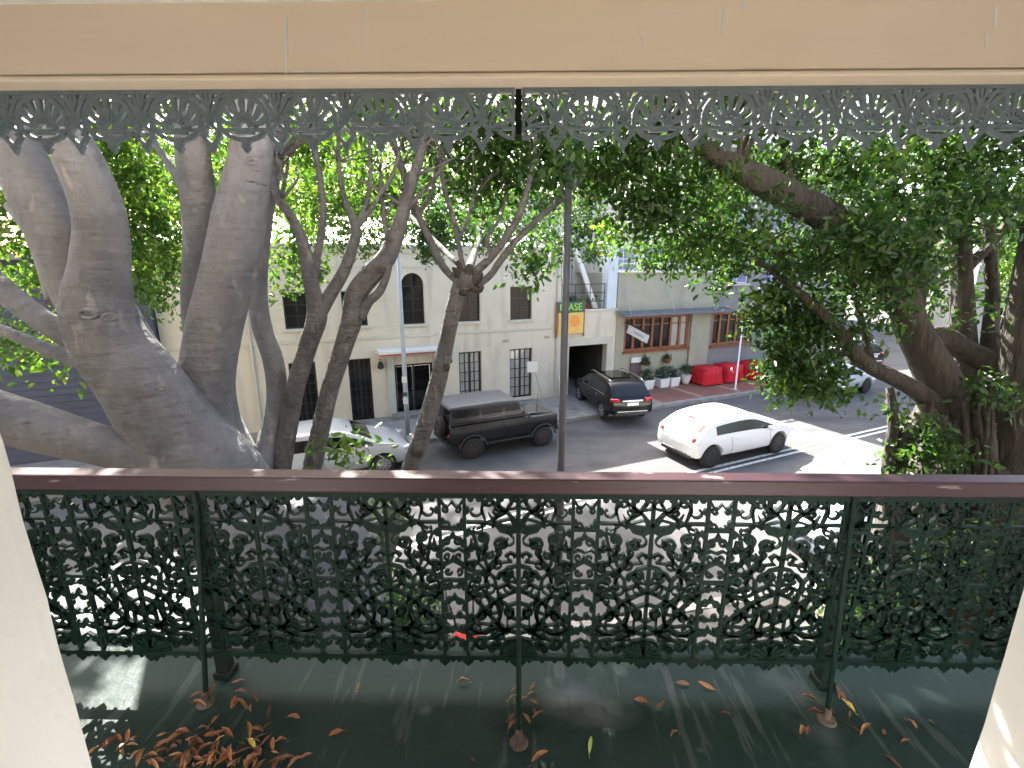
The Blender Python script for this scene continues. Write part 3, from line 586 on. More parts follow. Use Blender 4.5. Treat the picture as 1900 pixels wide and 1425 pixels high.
for k_ in range(14):
    for s_ in (-1, 1):
        x_, z_ = s_ * (.046 + (.010 if k_ % 2 else -.009)), B_ + .03 + k_ * .046; bars.prism([(x_ + .010 * math.cos(t), z_ + .014 * math.sin(t)) for t in np.linspace(0, 2 * math.pi, 8)[:-1]], -D * .6, D * .6)
bars.strip([(-.046, T - .125), (.046, T - .125)], .016, D); bars.strip([(-.042, T - .012), (-.02, T - .045), (0, T - .02), (.02, T - .045), (.042, T - .012)], .010, D); bars.strip([(-.04, B_ + .05), (0, B_ + .075), (.04, B_ + .05)], .01, D)
bars.strip([(-.046, B_ + .335), (.046, B_ + .335)], .014, D)
scr = MB(); gl = np.random.default_rng(19); PK = []
for _ in range(4000):                                          # small curls packed between the main scrolls
    r0 = gl.uniform(.021, .036); x, z = gl.uniform(.060 + r0 * .3, hw - .010 - r0 * .3), gl.uniform(B_ + .02, T - .018)
    if all(math.hypot(x - a, z - b) > (r0 + c) * 1.06 for a, b, c in PK): PK.append((x, z, r0))
for k, (x, z, r0) in enumerate(PK):
    a0 = gl.uniform(0, 6.28); dr_ = gl.choice([-1, 1]); sp_ = spiral(x, z, r0 * .25, r0, a0, dr_ * gl.uniform(.7, 1.0), 11)
    near = sorted(PK, key=lambda p: math.hypot(p[0] - x, p[1] - z))[1 + int(gl.integers(0, 2))]
    e = sp_[-1]; m_ = ((e[0] + near[0]) / 2 + gl.normal(0, .004), (e[1] + near[1]) / 2 + gl.normal(0, .004))
    sc(scr, sp_ + [m_, (near[0], near[1])], .0052)
sc(scr, [(.052, T - .27)] + arcpts(.07, T - .25, .028, math.pi * 1.2, math.pi * 2.2, 8) + [(.088, T - .19), (.078, T - .15), (.054, T - .13)], .010)
sc(scr, spiral(.112, T - .165, .006, .021, 0, -1.1) + [(.118, T - .21), (.122, T - .27), (.14, T - .30)], .010); disc(scr, .112, T - .165, .009)
sc(scr, spiral(.182, T - .19, .006, .026, 2.6, 1.05) + [(.172, T - .235), (.145, T - .27), (.125, T - .30)], .010); disc(scr, .182, T - .19, .009)
sc(scr, spiral(.09, T - .335, .007, .034, .4, -1.15) + [(.13, T - .31), (.155, T - .335), (.16, T - .38)], .011); disc(scr, .09, T - .335, .010)
sc(scr, spiral(.195, T - .33, .006, .03, 3.4, 1.0) + [(.205, T - .29), (hw - .006, T - .28)], .010); disc(scr, .195, T - .33, .009)
sc(scr, [(.05, T - .43), (.09, T - .405), (.13, T - .415), (.165, T - .45), (.175, T - .50), (.155, T - .55), (.11, T - .575), (.05, T - .585)], .012)
sc(scr, [(.05, T - .39), (.10, T - .45), (.15, T - .52), (.20, T - .565), (hw, T - .58)], .010); sc(scr, [(.05, T - .53), (.10, T - .49), (.16, T - .43), (.21, T - .40), (hw, T - .385)], .010)
sc(scr, spiral(.10, T - .495, .006, .024, 1.2, 1.1), .009); sc(scr, spiral(.205, T - .485, .006, .026, -1.2, -1.1), .009); disc(scr, .205, T - .485, .009)
sc(scr, [(.16, T - .38), (.20, T - .36), (.235, T - .385)], .010); sc(scr, [(.165, T - .385), (.17, T - .43), (.205, T - .455), (hw, T - .44)], .009)
sc(scr, spiral(.105, B_ + .048, .006, .03, 2.2, -1.2) + [(.155, B_ + .085), (.185, B_ + .10)], .010); disc(scr, .105, B_ + .048, .009)
sc(scr, [(.05, B_ + .13), (.085, B_ + .105), (.12, B_ + .10), (.16, B_ + .125), (.20, B_ + .12), (hw, B_ + .14)], .010)
sc(scr, spiral(.135, T - .235, .004, .016, 1.0, 1.0), .008); sc(scr, [(.056, T - .30), (.075, T - .285), (.07, T - .26)], .008); sc(scr, [(hw - .002, T - .24), (hw - .03, T - .225), (hw - .05, T - .24)], .008)
sc(scr, [(.06, T - .36), (.055, T - .40), (.09, T - .385), (.12, T - .365)], .009); sc(scr, [(.13, T - .35), (.12, T - .40), (.14, T - .455), (.135, T - .50)], .009); sc(scr, [(.175, T - .40), (.185, T - .46), (.17, T - .53), (.19, T - .60)], .008)
sc(scr, [(.06, B_ + .02), (.075, B_ + .05), (.06, B_ + .085)], .010); sc(scr, spiral(.155, B_ + .045, .005, .022, -.5, 1.2), .009); sc(scr, [(.055, T - .565), (.075, T - .53), (.065, T - .49)], .009); sc(scr, [(hw, T - .52), (hw - .03, T - .505), (hw - .02, T - .47)], .009)
sc(scr, [(.054, T - .21), (.066, T - .20), (.07, T - .17)], .008)
swg = MB()                                                     # swags and leaf crosses at the top
for s in (1,):
    cr_ = [(s * (hw - x), T - z) for x, z in ((0, .135), (.03, .150), (.07, .138), (.098, .098), (.112, .06), (.088, .092), (.06, .108), (.03, .112), (0, .10))]
    swg.prism(cr_, -D / 2, D / 2)
sc(swg, [(hw, T - .11), (hw - .045, T - .055), (hw - .11, T - .005)], .011, (1.1, .6)); sc(swg, [(hw - .10, T - .09), (hw - .05, T - .06), (hw - .02, T - .008)], .010); sc(swg, [(hw - .075, T), (hw - .07, T - .05)], .012)
sc(swg, [(hw - .13, T - .005), (hw - .135, T - .05), (hw - .12, T - .10), (.054, T - .10)], .009)
for x in (.07, .10, .14, .18, .22): disc(swg, x, T - .004, .012)
pal = MB()                                                     # palmette at the foot
sc(pal, [(hw - .070 * math.cos(t), B_ + .078 * math.sin(t)) for t in np.linspace(0, math.pi / 2, 9)], .009)
for t in np.linspace(.05, math.pi / 2, 5):
    sc(pal, [(hw - .012 * math.cos(t), B_ + .012 * math.sin(t)), (hw - .052 * math.cos(t), B_ + .056 * math.sin(t))], .009, (.5, 1.3)); disc(pal, hw - .056 * math.cos(t), B_ + .06 * math.sin(t), .009)
drp = MB()                                                     # pendants under the bottom bar
for x in (.012, .046, .10, .15, .20): disc(drp, x, B_ - .024, .009 if x else .012)
for x in (.046, hw - .01):
    for s in (1,): drp.prism([(s * x - .018, B_ - .017), (s * x - .022, B_ - .032), (s * x, B_ - .055), (s * x + .022, B_ - .032), (s * x + .018, B_ - .017)], -D / 2, D / 2)
meshes = [(n, m.mesh(n, M['iron'])) for n, m in (('scroll_work', scr), ('leaf_swag', swg), ('palmette', pal), ('pendant_drops', drp))]
bmesh_ = bars.mesh('lace_panel', M['iron'])
for k in range(-4, 6):
    pnl = link('lace_panel', bmesh_, bal, (XC + PW * k, 0, 0))
    for n, me in meshes:
        for sx in (1, -1):
            o = link(n, me, pnl); o.scale = (sx, 1, 1)
            if n == 'pendant_drops': o['kind'] = 'stuff'
for (x0, y0, x1, y1) in ((372, 940, 412, 1220), (1573, 940, 1546, 1220)):
    p = atY((x0 + x1) / 2, (y0 + y1) / 2, YB + .05)
    q = MB(); q.box(p[0] - .026, p[0] + .026, .022, .07, 0, H1); q.box(p[0] - .036, p[0] + .036, .014, .08, 0, .03); q.build('standard_post', M['post'], bal, bevel=.004)
for xt, xb, yb in ((atY(962, 925, YB)[0], atZ(963, 1380, Z0)[0], 1.36), (atY(368, 925, YB)[0], atZ(385, 1300, Z0)[0], 1.50), (atY(1580, 925, YB)[0], atZ(1530, 1330, Z0)[0], 1.47)):
    q = MB(); q.tube([(xt, -.012, H1), (xt, -.02, H1 - .1), (xb, yb - YB, .0)], [.009, .009, .010], 8, smooth=1); st = q.build('stay_rod', M['iron'], bal)
    q = MB(); q.lathe([(.034, 0), (.03, .008), (.014, .012), (.012, .05)], 14, 'z', (xb, yb - YB, .0)); q.build('foot_plate', M['rust'], st)

# ------------------------------------------------------------------ vehicles
def wheel_meshes(r_, w, rim, spokes=5, rr=.66):
    t = MB(); t.lathe([(r_ * .60, -w / 2 + .01), (r_ * .93, -w / 2), (r_, -w / 2 + .03), (r_, w / 2 - .03), (r_ * .93, w / 2), (r_ * .60, w / 2 - .01)], 28, 'y')
    q = MB(); q.lathe([(r_ * rr, w / 2 - .035), (r_ * rr, w / 2 - .004), (r_ * (rr - .06), w / 2 - .002), (r_ * (rr - .06), w / 2 - .035)], 24, 'y')
    for k in range(spokes):
        a = 2 * math.pi * k / spokes
        for da in (-.16, .16):
            c0, s0 = math.cos(a), math.sin(a); c1, s1 = math.cos(a + da), math.sin(a + da)
            p0 = (r_ * .1 * c0, r_ * .1 * s0); p1 = (r_ * (rr - .02) * c1, r_ * (rr - .02) * s1); nx, nz = -s0 * .016, c0 * .016
            q.prism([(p0[0] - nx, p0[1] - nz), (p1[0] - nx, p1[1] - nz), (p1[0] + nx, p1[1] + nz), (p0[0] + nx, p0[1] + nz)], w / 2 - .03, w / 2 - .006)
    q.lathe([(r_ * .16, w / 2 - .03), (r_ * .16, w / 2 - .002), (r_ * .05, w / 2 + .003)], 12, 'y')
    bk = MB(); bk.lathe([(r_ * rr * .99, w / 2 - .06), (r_ * rr * .99, w / 2 - .05)], 20, 'y')
    return t.mesh('tyre', M['tyre'], True), q.mesh('rim', rim), bk.mesh('brake_disc', M['plastic'])
def add_wheels(root, xs, half, r_, w, rim, spokes=5, rr=.66):
    tm, rm, bm2 = wheel_meshes(r_, w, rim, spokes, rr)
    for x in xs:
        for s in (1, -1):
            wh = link('wheel', tm, root, (x, s * (half - w / 2), r_), (0, 0, 0 if s > 0 else math.pi))
            link('rim', rm, wh); link('brake_disc', bm2, wh)
def make_car(name, label, cat, S, Wd, paint, r_=.31, axles=(-1.3, 1.32), belt=(.93, .86), rim=None, spokes=5, sills=.24, tumble=.80, glass=None, rails=False, group=None, glassx=None, pillar=()):
    # S: stations (x, top z, deck kind 0 bonnet/boot, 1 roof, half-width factor, bottom z)
    root = thing(name, label, cat, group=group); hwid = Wd / 2; glass = glass or M['glass']
    xs = [s[0] for s in S]; x0, x1 = xs[0], xs[-1]
    def row(s):
        x, zt, cab, wf, zb = s; w = hwid * wf; t = (x - x0) / (x1 - x0); bz = belt[0] + (belt[1] - belt[0]) * t
        if cab: bz = min(bz, zt - .02)
        else: bz = min(bz, zt - .05)
        k = max(0, min(1, (zt - bz - .06) / .42)) if cab else 0
        we = w * (.95 - (.95 - tumble) * k); ze = zt - (.05 if cab else .03)
        mid = zb + (bz - zb) * .5
        return [(x, 0, zb), (x, w * .82, zb), (x, w * .97, zb + .08), (x, w, mid), (x, w * .985, bz - .07), (x, w * .955, bz), (x, w * .955 + (we - w * .955) * .05, bz + (ze - bz) * .05),
                (x, w * .955 + (we - w * .955) * .92, bz + (ze - bz) * .92), (x, we, ze), (x, we * .90, zt - .012), (x, we * .5, zt + .012), (x, 0, zt + .018)]
    rows = [row(s) for s in S]; nr = len(rows[0])
    vs = []; idx = {}
    for i, rw_ in enumerate(rows):
        for j, p in enumerate(rw_):
            idx[(i, j, 1)] = len(vs); vs.append(p)
            if 0 < j < nr - 1: idx[(i, j, -1)] = len(vs); vs.append((p[0], -p[1], p[2]))
            else: idx[(i, j, -1)] = idx[(i, j, 1)]
    fs = []; mi = []
    gx = glassx or []
    for i in range(len(S) - 1):
        xa, xb = S[i][0], S[i + 1][0]; xm = (xa + xb) / 2; za, zb_ = S[i][1], S[i + 1][1]
        for j in range(nr - 1):
            for s in (1, -1):
                q = (idx[(i, j, s)], idx[(i + 1, j, s)], idx[(i + 1, j + 1, s)], idx[(i, j + 1, s)])
                fs.append(q if s < 0 else q[::-1]); m = 0
                if j == 6 and any(a < xm < b for a, b in gx): m = 1 if s > 0 else 2
                if j in (9, 10) and len(S[i]) and (S[i][2] or S[i + 1][2]) and abs(za - zb_) > .13:
                    if zb_ < za and xm > 0: m = 3
                    elif za < zb_ and xm < 0: m = 4
                mi.append(m)
    for i in (0, len(S) - 1):
        lp = [idx[(i, j, 1)] for j in range(nr)] + [idx[(i, j, -1)] for j in range(nr - 2, 0, -1)]
        c = len(vs); ctr = np.mean([vs[k] for k in lp], axis=0); vs.append(tuple(ctr))
        for k in range(len(lp)): f = (lp[k], lp[(k + 1) % len(lp)], c); fs.append(f if i else f[::-1]); mi.append(0)
    me = bpy.data.meshes.new('body'); me.from_pydata(vs, [], fs)
    for k in range(5): me.materials.append(paint)
    me.polygons.foreach_set("material_index", mi)
    tmp = bpy.data.objects.new('tmp', me); COL.objects.link(tmp)
    ss = tmp.modifiers.new('s', 'SUBSURF'); ss.levels = 2; ss.render_levels = 2
    cut = MB()
    for x in axles:
        for s in (1, -1): cut.lathe([(r_ + .055, -.16), (r_ + .055, .16)], 28, 'y', (x, s * (hwid - .08), r_ + .01))
    co = bpy.data.objects.new('cut', cut.mesh('cut', M['plastic'])); COL.objects.link(co)
    bo = tmp.modifiers.new('b', 'BOOLEAN'); bo.operation = 'DIFFERENCE'; bo.object = co; bo.solver = 'EXACT'
    dg = bpy.context.evaluated_depsgraph_get(); dg.update()
    ev = bpy.data.meshes.new_from_object(tmp.evaluated_get(dg))
    bpy.data.objects.remove(tmp); bpy.data.objects.remove(co)
    names = ['body', 'side_window', 'side_window', 'windscreen', 'rear_window']
    P = np.zeros(len(ev.vertices) * 3); ev.vertices.foreach_get('co', P); P = P.reshape(-1, 3)
    for k, nm in enumerate(names):
        pf = [tuple(p.vertices) for p in ev.polygons if p.material_index == k or (k == 0 and p.material_index > 4)]
        if not pf: continue
        used = sorted({v for f in pf for v in f}); mp = {v: n for n, v in enumerate(used)}
        m2 = bpy.data.meshes.new(nm); m2.from_pydata([tuple(P[v]) for v in used], [], [tuple(mp[v] for v in f) for f in pf])
        m2.materials.append(paint if k == 0 else glass)
        if k == 0:
            m2.materials.append(M['plastic'])
            for p in m2.polygons:
                c = p.center
                for ax in axles:
                    if math.hypot(c.x - ax, c.z - r_ - .01) < r_ + .052 and c.z < r_ * 2.3 and abs(c.y) < hwid * 1.1 and abs(c.y) > hwid - .3: p.material_index = 1
        m2.polygons.foreach_set('use_smooth', [True] * len(m2.polygons))
        o = link(nm, m2, root)
    add_wheels(root, axles, hwid - .015, r_, .205, rim or M['rim'], spokes)
    return root
def seam(root, pts, w=.012, name='door_seam'):                 # thin groove line that follows the flank
    for s in (1, -1):
        q = MB(); q.tube([(p[0], s * p[1], p[2]) for p in pts], [w / 2] * len(pts), 5, smooth=1); q.build(name, M['seam'], root)
def quad_patch(root, name, mat, x, y, z, sx, sy, sz, bev=.02, rz=0):
    q = MB(); q.box(-sx / 2, sx / 2, -sy / 2, sy / 2, -sz / 2, sz / 2); o = q.build(name, mat, root, bevel=bev, loc=(x, y, z)); o.rotation_euler.z = rz; return o
def mirrors(root, x, hw_, z, mat):
    for s in (1, -1):
        q = MB(); q.lathe([(.02, -.05), (.075, -.03), (.085, .03), (.05, .06)], 12, 'y'); o = q.build('wing_mirror', mat, root, smooth=True, loc=(x, s * (hw_ + .06), z)); o.scale = (.6, 1.4, .8)

# white hatchback in the sun
S = [(-1.86, .66, 0, .80, .34), (-1.84, .80, 0, .90, .30), (-1.78, .92, 0, .95, .27), (-1.70, .985, 1, .965, .26), (-1.36, 1.22, 1, .98, .24), (-1.20, 1.27, 1, .985, .24), (-.85, 1.325, 1, .995, .23), (-.25, 1.365, 1, 1.0, .22),
     (.20, 1.345, 1, 1.0, .22), (.48, 1.28, 1, 1.0, .22), (1.12, .98, 1, .995, .22), (1.25, .92, 0, .99, .22), (1.65, .86, 0, .975, .22), (1.95, .76, 0, .93, .23), (2.10, .64, 0, .86, .26), (2.16, .50, 0, .78, .30)]
wc = make_car('hatchback', 'white hatchback driving along the sunlit middle of the road', 'car', S, 1.76, M['cwhite'], r_=.32, axles=(-1.32, 1.32), belt=(.86, .78), rim=M['rimdark'], spokes=7, glassx=[(-1.20, -.85), (-.85, -.25), (-.25, .20), (.20, .48), (.48, 1.12)])
for s in (1, -1):
    quad_patch(wc, 'tail_lamp', M['tail'], -1.74, s * .665, .80, .17, .27, .17, .06, -s * .45); quad_patch(wc, 'headlamp', M['lampclear'], 1.98, s * .62, .66, .22, .30, .12, .04, -s * .6)
    quad_patch(wc, 'door_handle', M['cwhite'], -.35, s * .885, .74, .16, .02, .03, .008)
    q = MB(); q.box(-.335, -.265, s * .66 - .01, s * .66 + .01, .98, 1.40)
quad_patch(wc, 'rear_valance', M['plastic'], -1.80, 0, .31, .16, 1.15, .12, .03); quad_patch(wc, 'number_plate', M['plate'], -1.868, 0, .58, .012, .42, .11, .003)
quad_patch(wc, 'high_brake_lamp', M['tail'], -1.34, 0, 1.262, .05, .30, .012, .004)
seam(wc, [(-.62, .87, .30), (-.60, .885, .55), (-.66, .868, .84)], .007); seam(wc, [(.94, .872, .30), (.92, .885, .55), (.88, .86, .80)], .007)
mirrors(wc, .80, .88, .90, M['cwhite'])
wa = R(25.5); cx = (5.24 + 7.68) / 2 - math.sin(wa) * .80; cy = (12.52 + 13.67) / 2 + math.cos(wa) * .80
wc.location = (cx, cy, 0.004); wc.rotation_euler.z = wa

# silver hatchback at the far kerb
S2 = [(-2.08, .74, 0, .80, .34), (-2.05, .92, 0, .90, .30), (-1.98, 1.03, 1, .94, .27), (-1.66, 1.36, 1, .97, .25), (-1.40, 1.43, 1, .985, .24), (-.90, 1.465, 1, .995, .23), (-.20, 1.47, 1, 1.0, .22),
      (.25, 1.44, 1, 1.0, .22), (.55, 1.36, 1, 1.0, .22), (1.12, 1.04, 1, .995, .22), (1.24, .99, 0, .99, .22), (1.6, .92, 0, .975, .22), (1.92, .79, 0, .93, .23), (2.06, .64, 0, .86, .26), (2.11, .50, 0, .78, .30)]
sv = make_car('hatchback', 'silver hatchback parked at the far kerb behind the slender tree stems', 'car', S2, 1.71, M['csilver'], r_=.305, axles=(-1.25, 1.27), rim=M['rim'], spokes=9, glassx=[(-1.40, -.90), (-.90, -.2), (-.2, .25), (.25, .55), (.55, 1.12)])
for s in (1, -1):
    quad_patch(sv, 'tail_lamp', M['tail'], -1.97, s * .66, .90, .16, .22, .34, .05, -s * .45); quad_patch(sv, 'headlamp', M['lampclear'], 1.90, s * .62, .70, .28, .28, .14, .04, -s * .6)
    quad_patch(sv, 'door_handle', M['csilver'], .05, s * .86, .80, .16, .02, .03, .008); quad_patch(sv, 'door_handle', M['csilver'], -.8, s * .86, .82, .16, .02, .03, .008)
quad_patch(sv, 'number_plate', M['plate'], -2.085, 0, .66, .012, .42, .11, .003); quad_patch(sv, 'grille', M['plastic'], 2.10, 0, .56, .03, .7, .10, .01)
seam(sv, [(-.20, .84, .30), (-.20, .86, .60), (-.20, .848, .90)]); seam(sv, [(.98, .845, .30), (.95, .86, .60), (.90, .835, .88)])
mirrors(sv, .86, .86, .96, M['csilver']); sv.scale = (1, 1, .93); sv.location = (-5.15, 12.1, .004); sv.rotation_euler.z = R(25)

# black suv nosing into the garage
S3 = [(-2.30, .78, 0, .84, .44), (-2.27, .98, 0, .93, .40), (-2.20, 1.10, 1, .955, .38), (-1.86, 1.50, 1, .975, .36), (-1.62, 1.62, 1, .985, .34), (-1.05, 1.67, 1, .995, .33), (-.25, 1.69, 1, 1.0, .32), (.28, 1.65, 1, 1.0, .32), (.60, 1.56, 1, 1.0, .32),
      (1.18, 1.20, 1, .995, .32), (1.30, 1.14, 0, .99, .32), (1.75, 1.08, 0, .98, .32), (2.12, .96, 0, .94, .34), (2.28, .78, 0, .87, .38), (2.33, .60, 0, .80, .42)]
bs = make_car('suv', 'black wagon with silver roof rails nosing into the open garage', 'car', S3, 1.88, M['cblack'], r_=.36, axles=(-1.38, 1.38), belt=(1.06, 1.0), rim=M['rim'], spokes=5, tumble=.80, glassx=[(-1.62, -1.05), (-1.05, -.25), (-.25, .28), (.28, .60), (.60, 1.18)])
for s in (1, -1):
    quad_patch(bs, 'tail_lamp', M['tail'], -2.17, s * .70, 1.0, .20, .36, .17, .05, -s * .42)
    q = MB(); q.tube([(-1.62, s * .66, 1.64), (-1.5, s * .68, 1.70), (0, s * .70, 1.755), (.35, s * .69, 1.72), (.45, s * .68, 1.66)], [.02] * 5, 8); q.build('roof_rail', M['chrome'], bs, smooth=True)
    quad_patch(bs, 'door_handle', M['chrome'], 0, s * .94, .95, .18, .02, .03, .008); quad_patch(bs, 'door_handle', M['chrome'], -.85, s * .94, .96, .18, .02, .03, .008)
    q = MB(); q.tube([(-1.55, s * .885, 1.10), (-.2, s * .90, 1.08), (.9, s * .91, 1.04)], [.012] * 3, 6); q.build('window_trim', M['chrome'], bs)
quad_patch(bs, 'number_plate', M['plate'], -2.325, 0, .86, .012, .48, .13, .003); quad_patch(bs, 'tailgate_bar', M['chrome'], -2.285, 0, .985, .03, .85, .06, .012); quad_patch(bs, 'bumper_trim', M['chrome'], -2.315, 0, .55, .04, 1.3, .045, .012)
quad_patch(bs, 'roof_panel', M['glass'], -.5, 0, 1.70, 1.3, .9, .01, .003); quad_patch(bs, 'rear_bumper', M['plastic'], -2.25, 0, .44, .14, 1.45, .12, .03)
mirrors(bs, .92, .95, 1.12, M['cblack']); sa = R(103)
bs.scale = (.88, .88, .86); bs.location = (3.42, 18.0, .07); bs.rotation_euler.z = sa

# pale car below at the near kerb, cars in the side street
pc = copy_tree(sv); tag(pc, 'pale blue white car parked at the near kerb below the balcony railing', 'car')
for ch in pc.children:
    if ch.name.startswith('body'): ch.data = ch.data.copy(); ch.data.materials[0] = M['cshade']
pc.location = (7.35, 8.95, .004); pc.rotation_euler.z = R(15) + math.pi
fc = copy_tree(wc); tag(fc, 'silver white car parked at the corner behind the hanging foliage', 'car'); fc.location = (13.6, 20.9, .004); fc.rotation_euler.z = R(26)
for ch in fc.children:
    if ch.name.startswith('body'): ch.data = ch.data.copy(); ch.data.materials[0] = M['csilver']
gc = copy_tree(bs); tag(gc, 'dark wagon parked in the side street beyond the hanging foliage', 'car'); gc.location = (18.3, 27.5, .004); gc.rotation_euler.z = R(104)

# boxy off-road wagon
DP = pmat('gloss_black_paint', (.005, .005, .006), rough=.12, coat=.5, spec=.5)
dv = thing('off_road_wagon', 'boxy black off-road wagon with spare wheel parked at the far kerb', 'car')
h_ = .80
mb = MB(); mb.prism([(-2.05, .62), (2.05, .62), (2.05, 1.20), (.95, 1.26), (.85, 1.30), (-2.05, 1.30)], -h_, h_)
cut = MB()
body = mb.build('body', DP, dv, bevel=.035)
cc = MB()
for ax in (-1.25, 1.45):
    for s in (1, -1): cc.lathe([(.50, -.2), (.50, .2)], 24, 'y', (ax, s * (h_ - .05), .42))
co = bpy.data.objects.new('cut', cc.mesh('cut')); COL.objects.link(co)
bo = body.modifiers.new('b', 'BOOLEAN'); bo.object = co; bo.operation = 'DIFFERENCE'
dg = bpy.context.evaluated_depsgraph_get(); dg.update(); m2 = bpy.data.meshes.new_from_object(body.evaluated_get(dg)); body.modifiers.clear(); body.data = m2; bpy.data.objects.remove(co)
q = MB(); q.prism([(-2.04, 1.301), (.82, 1.301), (.48, 1.92), (-1.98, 1.95)], -h_ + .05, h_ - .05); q.build('cabin', DP, dv, bevel=.03)
q = MB(); q.prism([(-2.06, 1.90), (.50, 1.87), (.46, 1.99), (-.2, 2.03), (-2.02, 2.02)], -h_ + .02, h_ - .02); q.build('roof', pmat('grey_wagon_roof', (.075, .077, .09), (.105, .107, .118), 3, .45), dv, bevel=.04)  # roof greyer than the black body
for s in (1, -1):
    for (a, b, a2, b2) in ((-1.9, -.98, -1.86, -.98), (-.88, -.12, -.88, -.12), (-.04, .68, -.04, .42)):
        q = MB(); q.add([(a, s * (h_ - .045), 1.36), (b, s * (h_ - .045), 1.36), (b2, s * (h_ - .048), 1.85), (a2, s * (h_ - .048), 1.85)], [(0, 1, 2, 3)]); q.build('side_window', M['glass'], dv)
    q = MB(); q.box(-2.0, 1.0, s * h_ - .012, s * h_ + .012, 1.265, 1.30); q.build('waist_rail', DP, dv, bevel=.005)
    for ax in (-1.25, 1.45):
        q = MB(); pts = [(ax + .52 * math.cos(t), .42 + .52 * math.sin(t)) for t in np.linspace(.1, math.pi - .1, 11)]; pi_ = [(ax + .46 * math.cos(t), .42 + .46 * math.sin(t)) for t in np.linspace(math.pi - .1, .1, 11)]
        q.prism(pts + pi_, s * h_ - .01, s * (h_ + .07)); q.build('wheel_arch', M['plastic'], dv)
    quad_patch(dv, 'side_step', M['plastic'], .1, s * (h_ - .02), .52, 1.6, .18, .05, .015); quad_patch(dv, 'tail_lamp', M['tail'], -2.06, s * .68, .95, .03, .1, .1, .01); quad_patch(dv, 'headlamp', M['lampclear'], 2.06, s * .55, 1.0, .04, .2, .2, .05)
    quad_patch(dv, 'door_handle', M['plastic'], -.15, s * (h_ + .01), 1.12, .14, .03, .04, .008); quad_patch(dv, 'front_wing', DP, 1.48, s * (h_ - .13), 1.215, 1.1, .26, .05, .02)
seam(dv, [(-.08, h_ + .002, .66), (-.08, h_ + .002, 1.26)]); seam(dv, [(-.93, h_ + .002, .9), (-.93, h_ + .002, 1.26)]); seam(dv, [(.86, h_ + .002, .66), (.86, h_ + .002, 1.26)])
q = MB(); q.prism([(.86, 1.26), (2.0, 1.20), (2.0, 1.25), (.86, 1.33)], -.52, .52); q.build('bonnet', DP, dv, bevel=.03)
q = MB(); q.add([(.83, -.66, 1.37), (.83, .66, 1.37), (.53, .62, 1.86), (.53, -.62, 1.86)], [(0, 1, 2, 3)]); q.build('windscreen', M['glass'], dv)
quad_patch(dv, 'front_bumper', M['plastic'], 2.14, 0, .62, .14, 1.55, .16, .02); quad_patch(dv, 'grille', M['plastic'], 2.07, 0, .98, .03, .72, .36, .02); quad_patch(dv, 'rear_bumper', M['plastic'], -2.10, 0, .60, .1, 1.5, .1, .02)
add_wheels(dv, (-1.25, 1.45), h_ + .045, .40, .26, M['rimdark'], 6, .55)
tm, rm, _b = wheel_meshes(.38, .24, M['rimdark'], 6, .55); sp = link('spare_wheel', tm, dv, (-2.17, -.1, 1.15), (0, 0, math.pi / 2)); link('rim', rm, sp)
mirrors(dv, .78, .86, 1.40, M['plastic']); q = MB(); q.tube([(1.2, -.72, 1.24), (1.25, -.74, 2.1)], [.012, .006], 6, smooth=1); q.build('aerial', M['plastic'], dv)
da = R(27); dv.location = ((-1.5 + .68) / 2 - math.sin(da) * .68, (13.09 + 14.44) / 2 + math.cos(da) * .68 - .22, .004); dv.rotation_euler.z = da; dv.scale = (.86, .86, .80)

# red scooter below the balcony
rs = thing('motor_scooter', 'red motor scooter parked on the footpath below the middle of the railing', 'scooter', (.22, 4.80, FZ), R(10))
q = MB(); q.prism([(-.75, .45), (-.85, .72), (-.55, .78), (.0, .74), (.12, .42), (.5, .32), (.62, .85), (.72, .85), (.66, .28), (-.2, .24)], -.16, .16); q.build('fairing', M['red'], rs, bevel=.05)
q = MB(); q.prism([(-.7, .78), (-.66, .86), (-.1, .84), (.02, .76)], -.15, .15); q.build('seat', M['plastic'], rs, bevel=.03)
q = MB(); q.box(-1.0, -.68, -.2, .2, .86, 1.16); q.build('top_box', M['red'], rs, bevel=.06)
q = MB(); q.tube([(.66, 0, .8), (.62, 0, 1.05), (.58, 0, 1.08)], [.025] * 3, 8); q.tube([(.56, -.33, 1.08), (.6, 0, 1.06), (.56, .33, 1.08)], [.016] * 3, 8); q.build('handlebar', M['plastic'], rs)
tm, rm, _b = wheel_meshes(.24, .11, M['rim'], 5, .6)
for x in (-.55, .78): w_ = link('wheel', tm, rs, (x, 0, .24)); link('rim', rm, w_)
q = MB(); q.lathe([(.02, 0), (.09, .03), (.09, .06)], 12, 'y', (.66, -.03, .98)); q.build('headlamp', M['lampclear'], rs)

# ------------------------------------------------------------------ street furniture
p1 = atY(1045, 700, 5.6)
t = thing('street_pole', 'plain grey steel street pole in front of the balcony', 'pole', (p1[0], 5.6, 0))
q = MB(); q.lathe([(.055, 0), (.055, 3.0), (.046, 3.1), (.040, 6.7)], 16); q.build('shaft', M['pole'], t, smooth=True); q = MB(); q.lathe([(.13, .12), (.13, .14), (.06, .16)], 14); q.build('base_plate', M['pole'], t)
p2 = atZ(757, 806, FZ)
t = thing('street_light', 'slim galvanised pole with small notices in front of the cream entrance', 'pole', (p2[0], p2[1], FZ))
q = MB(); q.lathe([(.085, 0), (.08, 1.2), (.065, 3.0), (.05, 6.6)], 14); q.build('shaft', M['galv'], t, smooth=True)
q = MB(); q.tube([(0, 0, 6.5), (.1, -.3, 6.7), (.3, -1.2, 6.85)], [.04, .035, .03], 8); q.build('outreach_arm', M['galv'], t); q = MB(); q.lathe([(.05, -.1), (.13, -.06), (.1, .03), (.03, .06)], 12, 'z', (.34, -1.35, 6.86)); q.build('lamp_head', M['galv'], t)
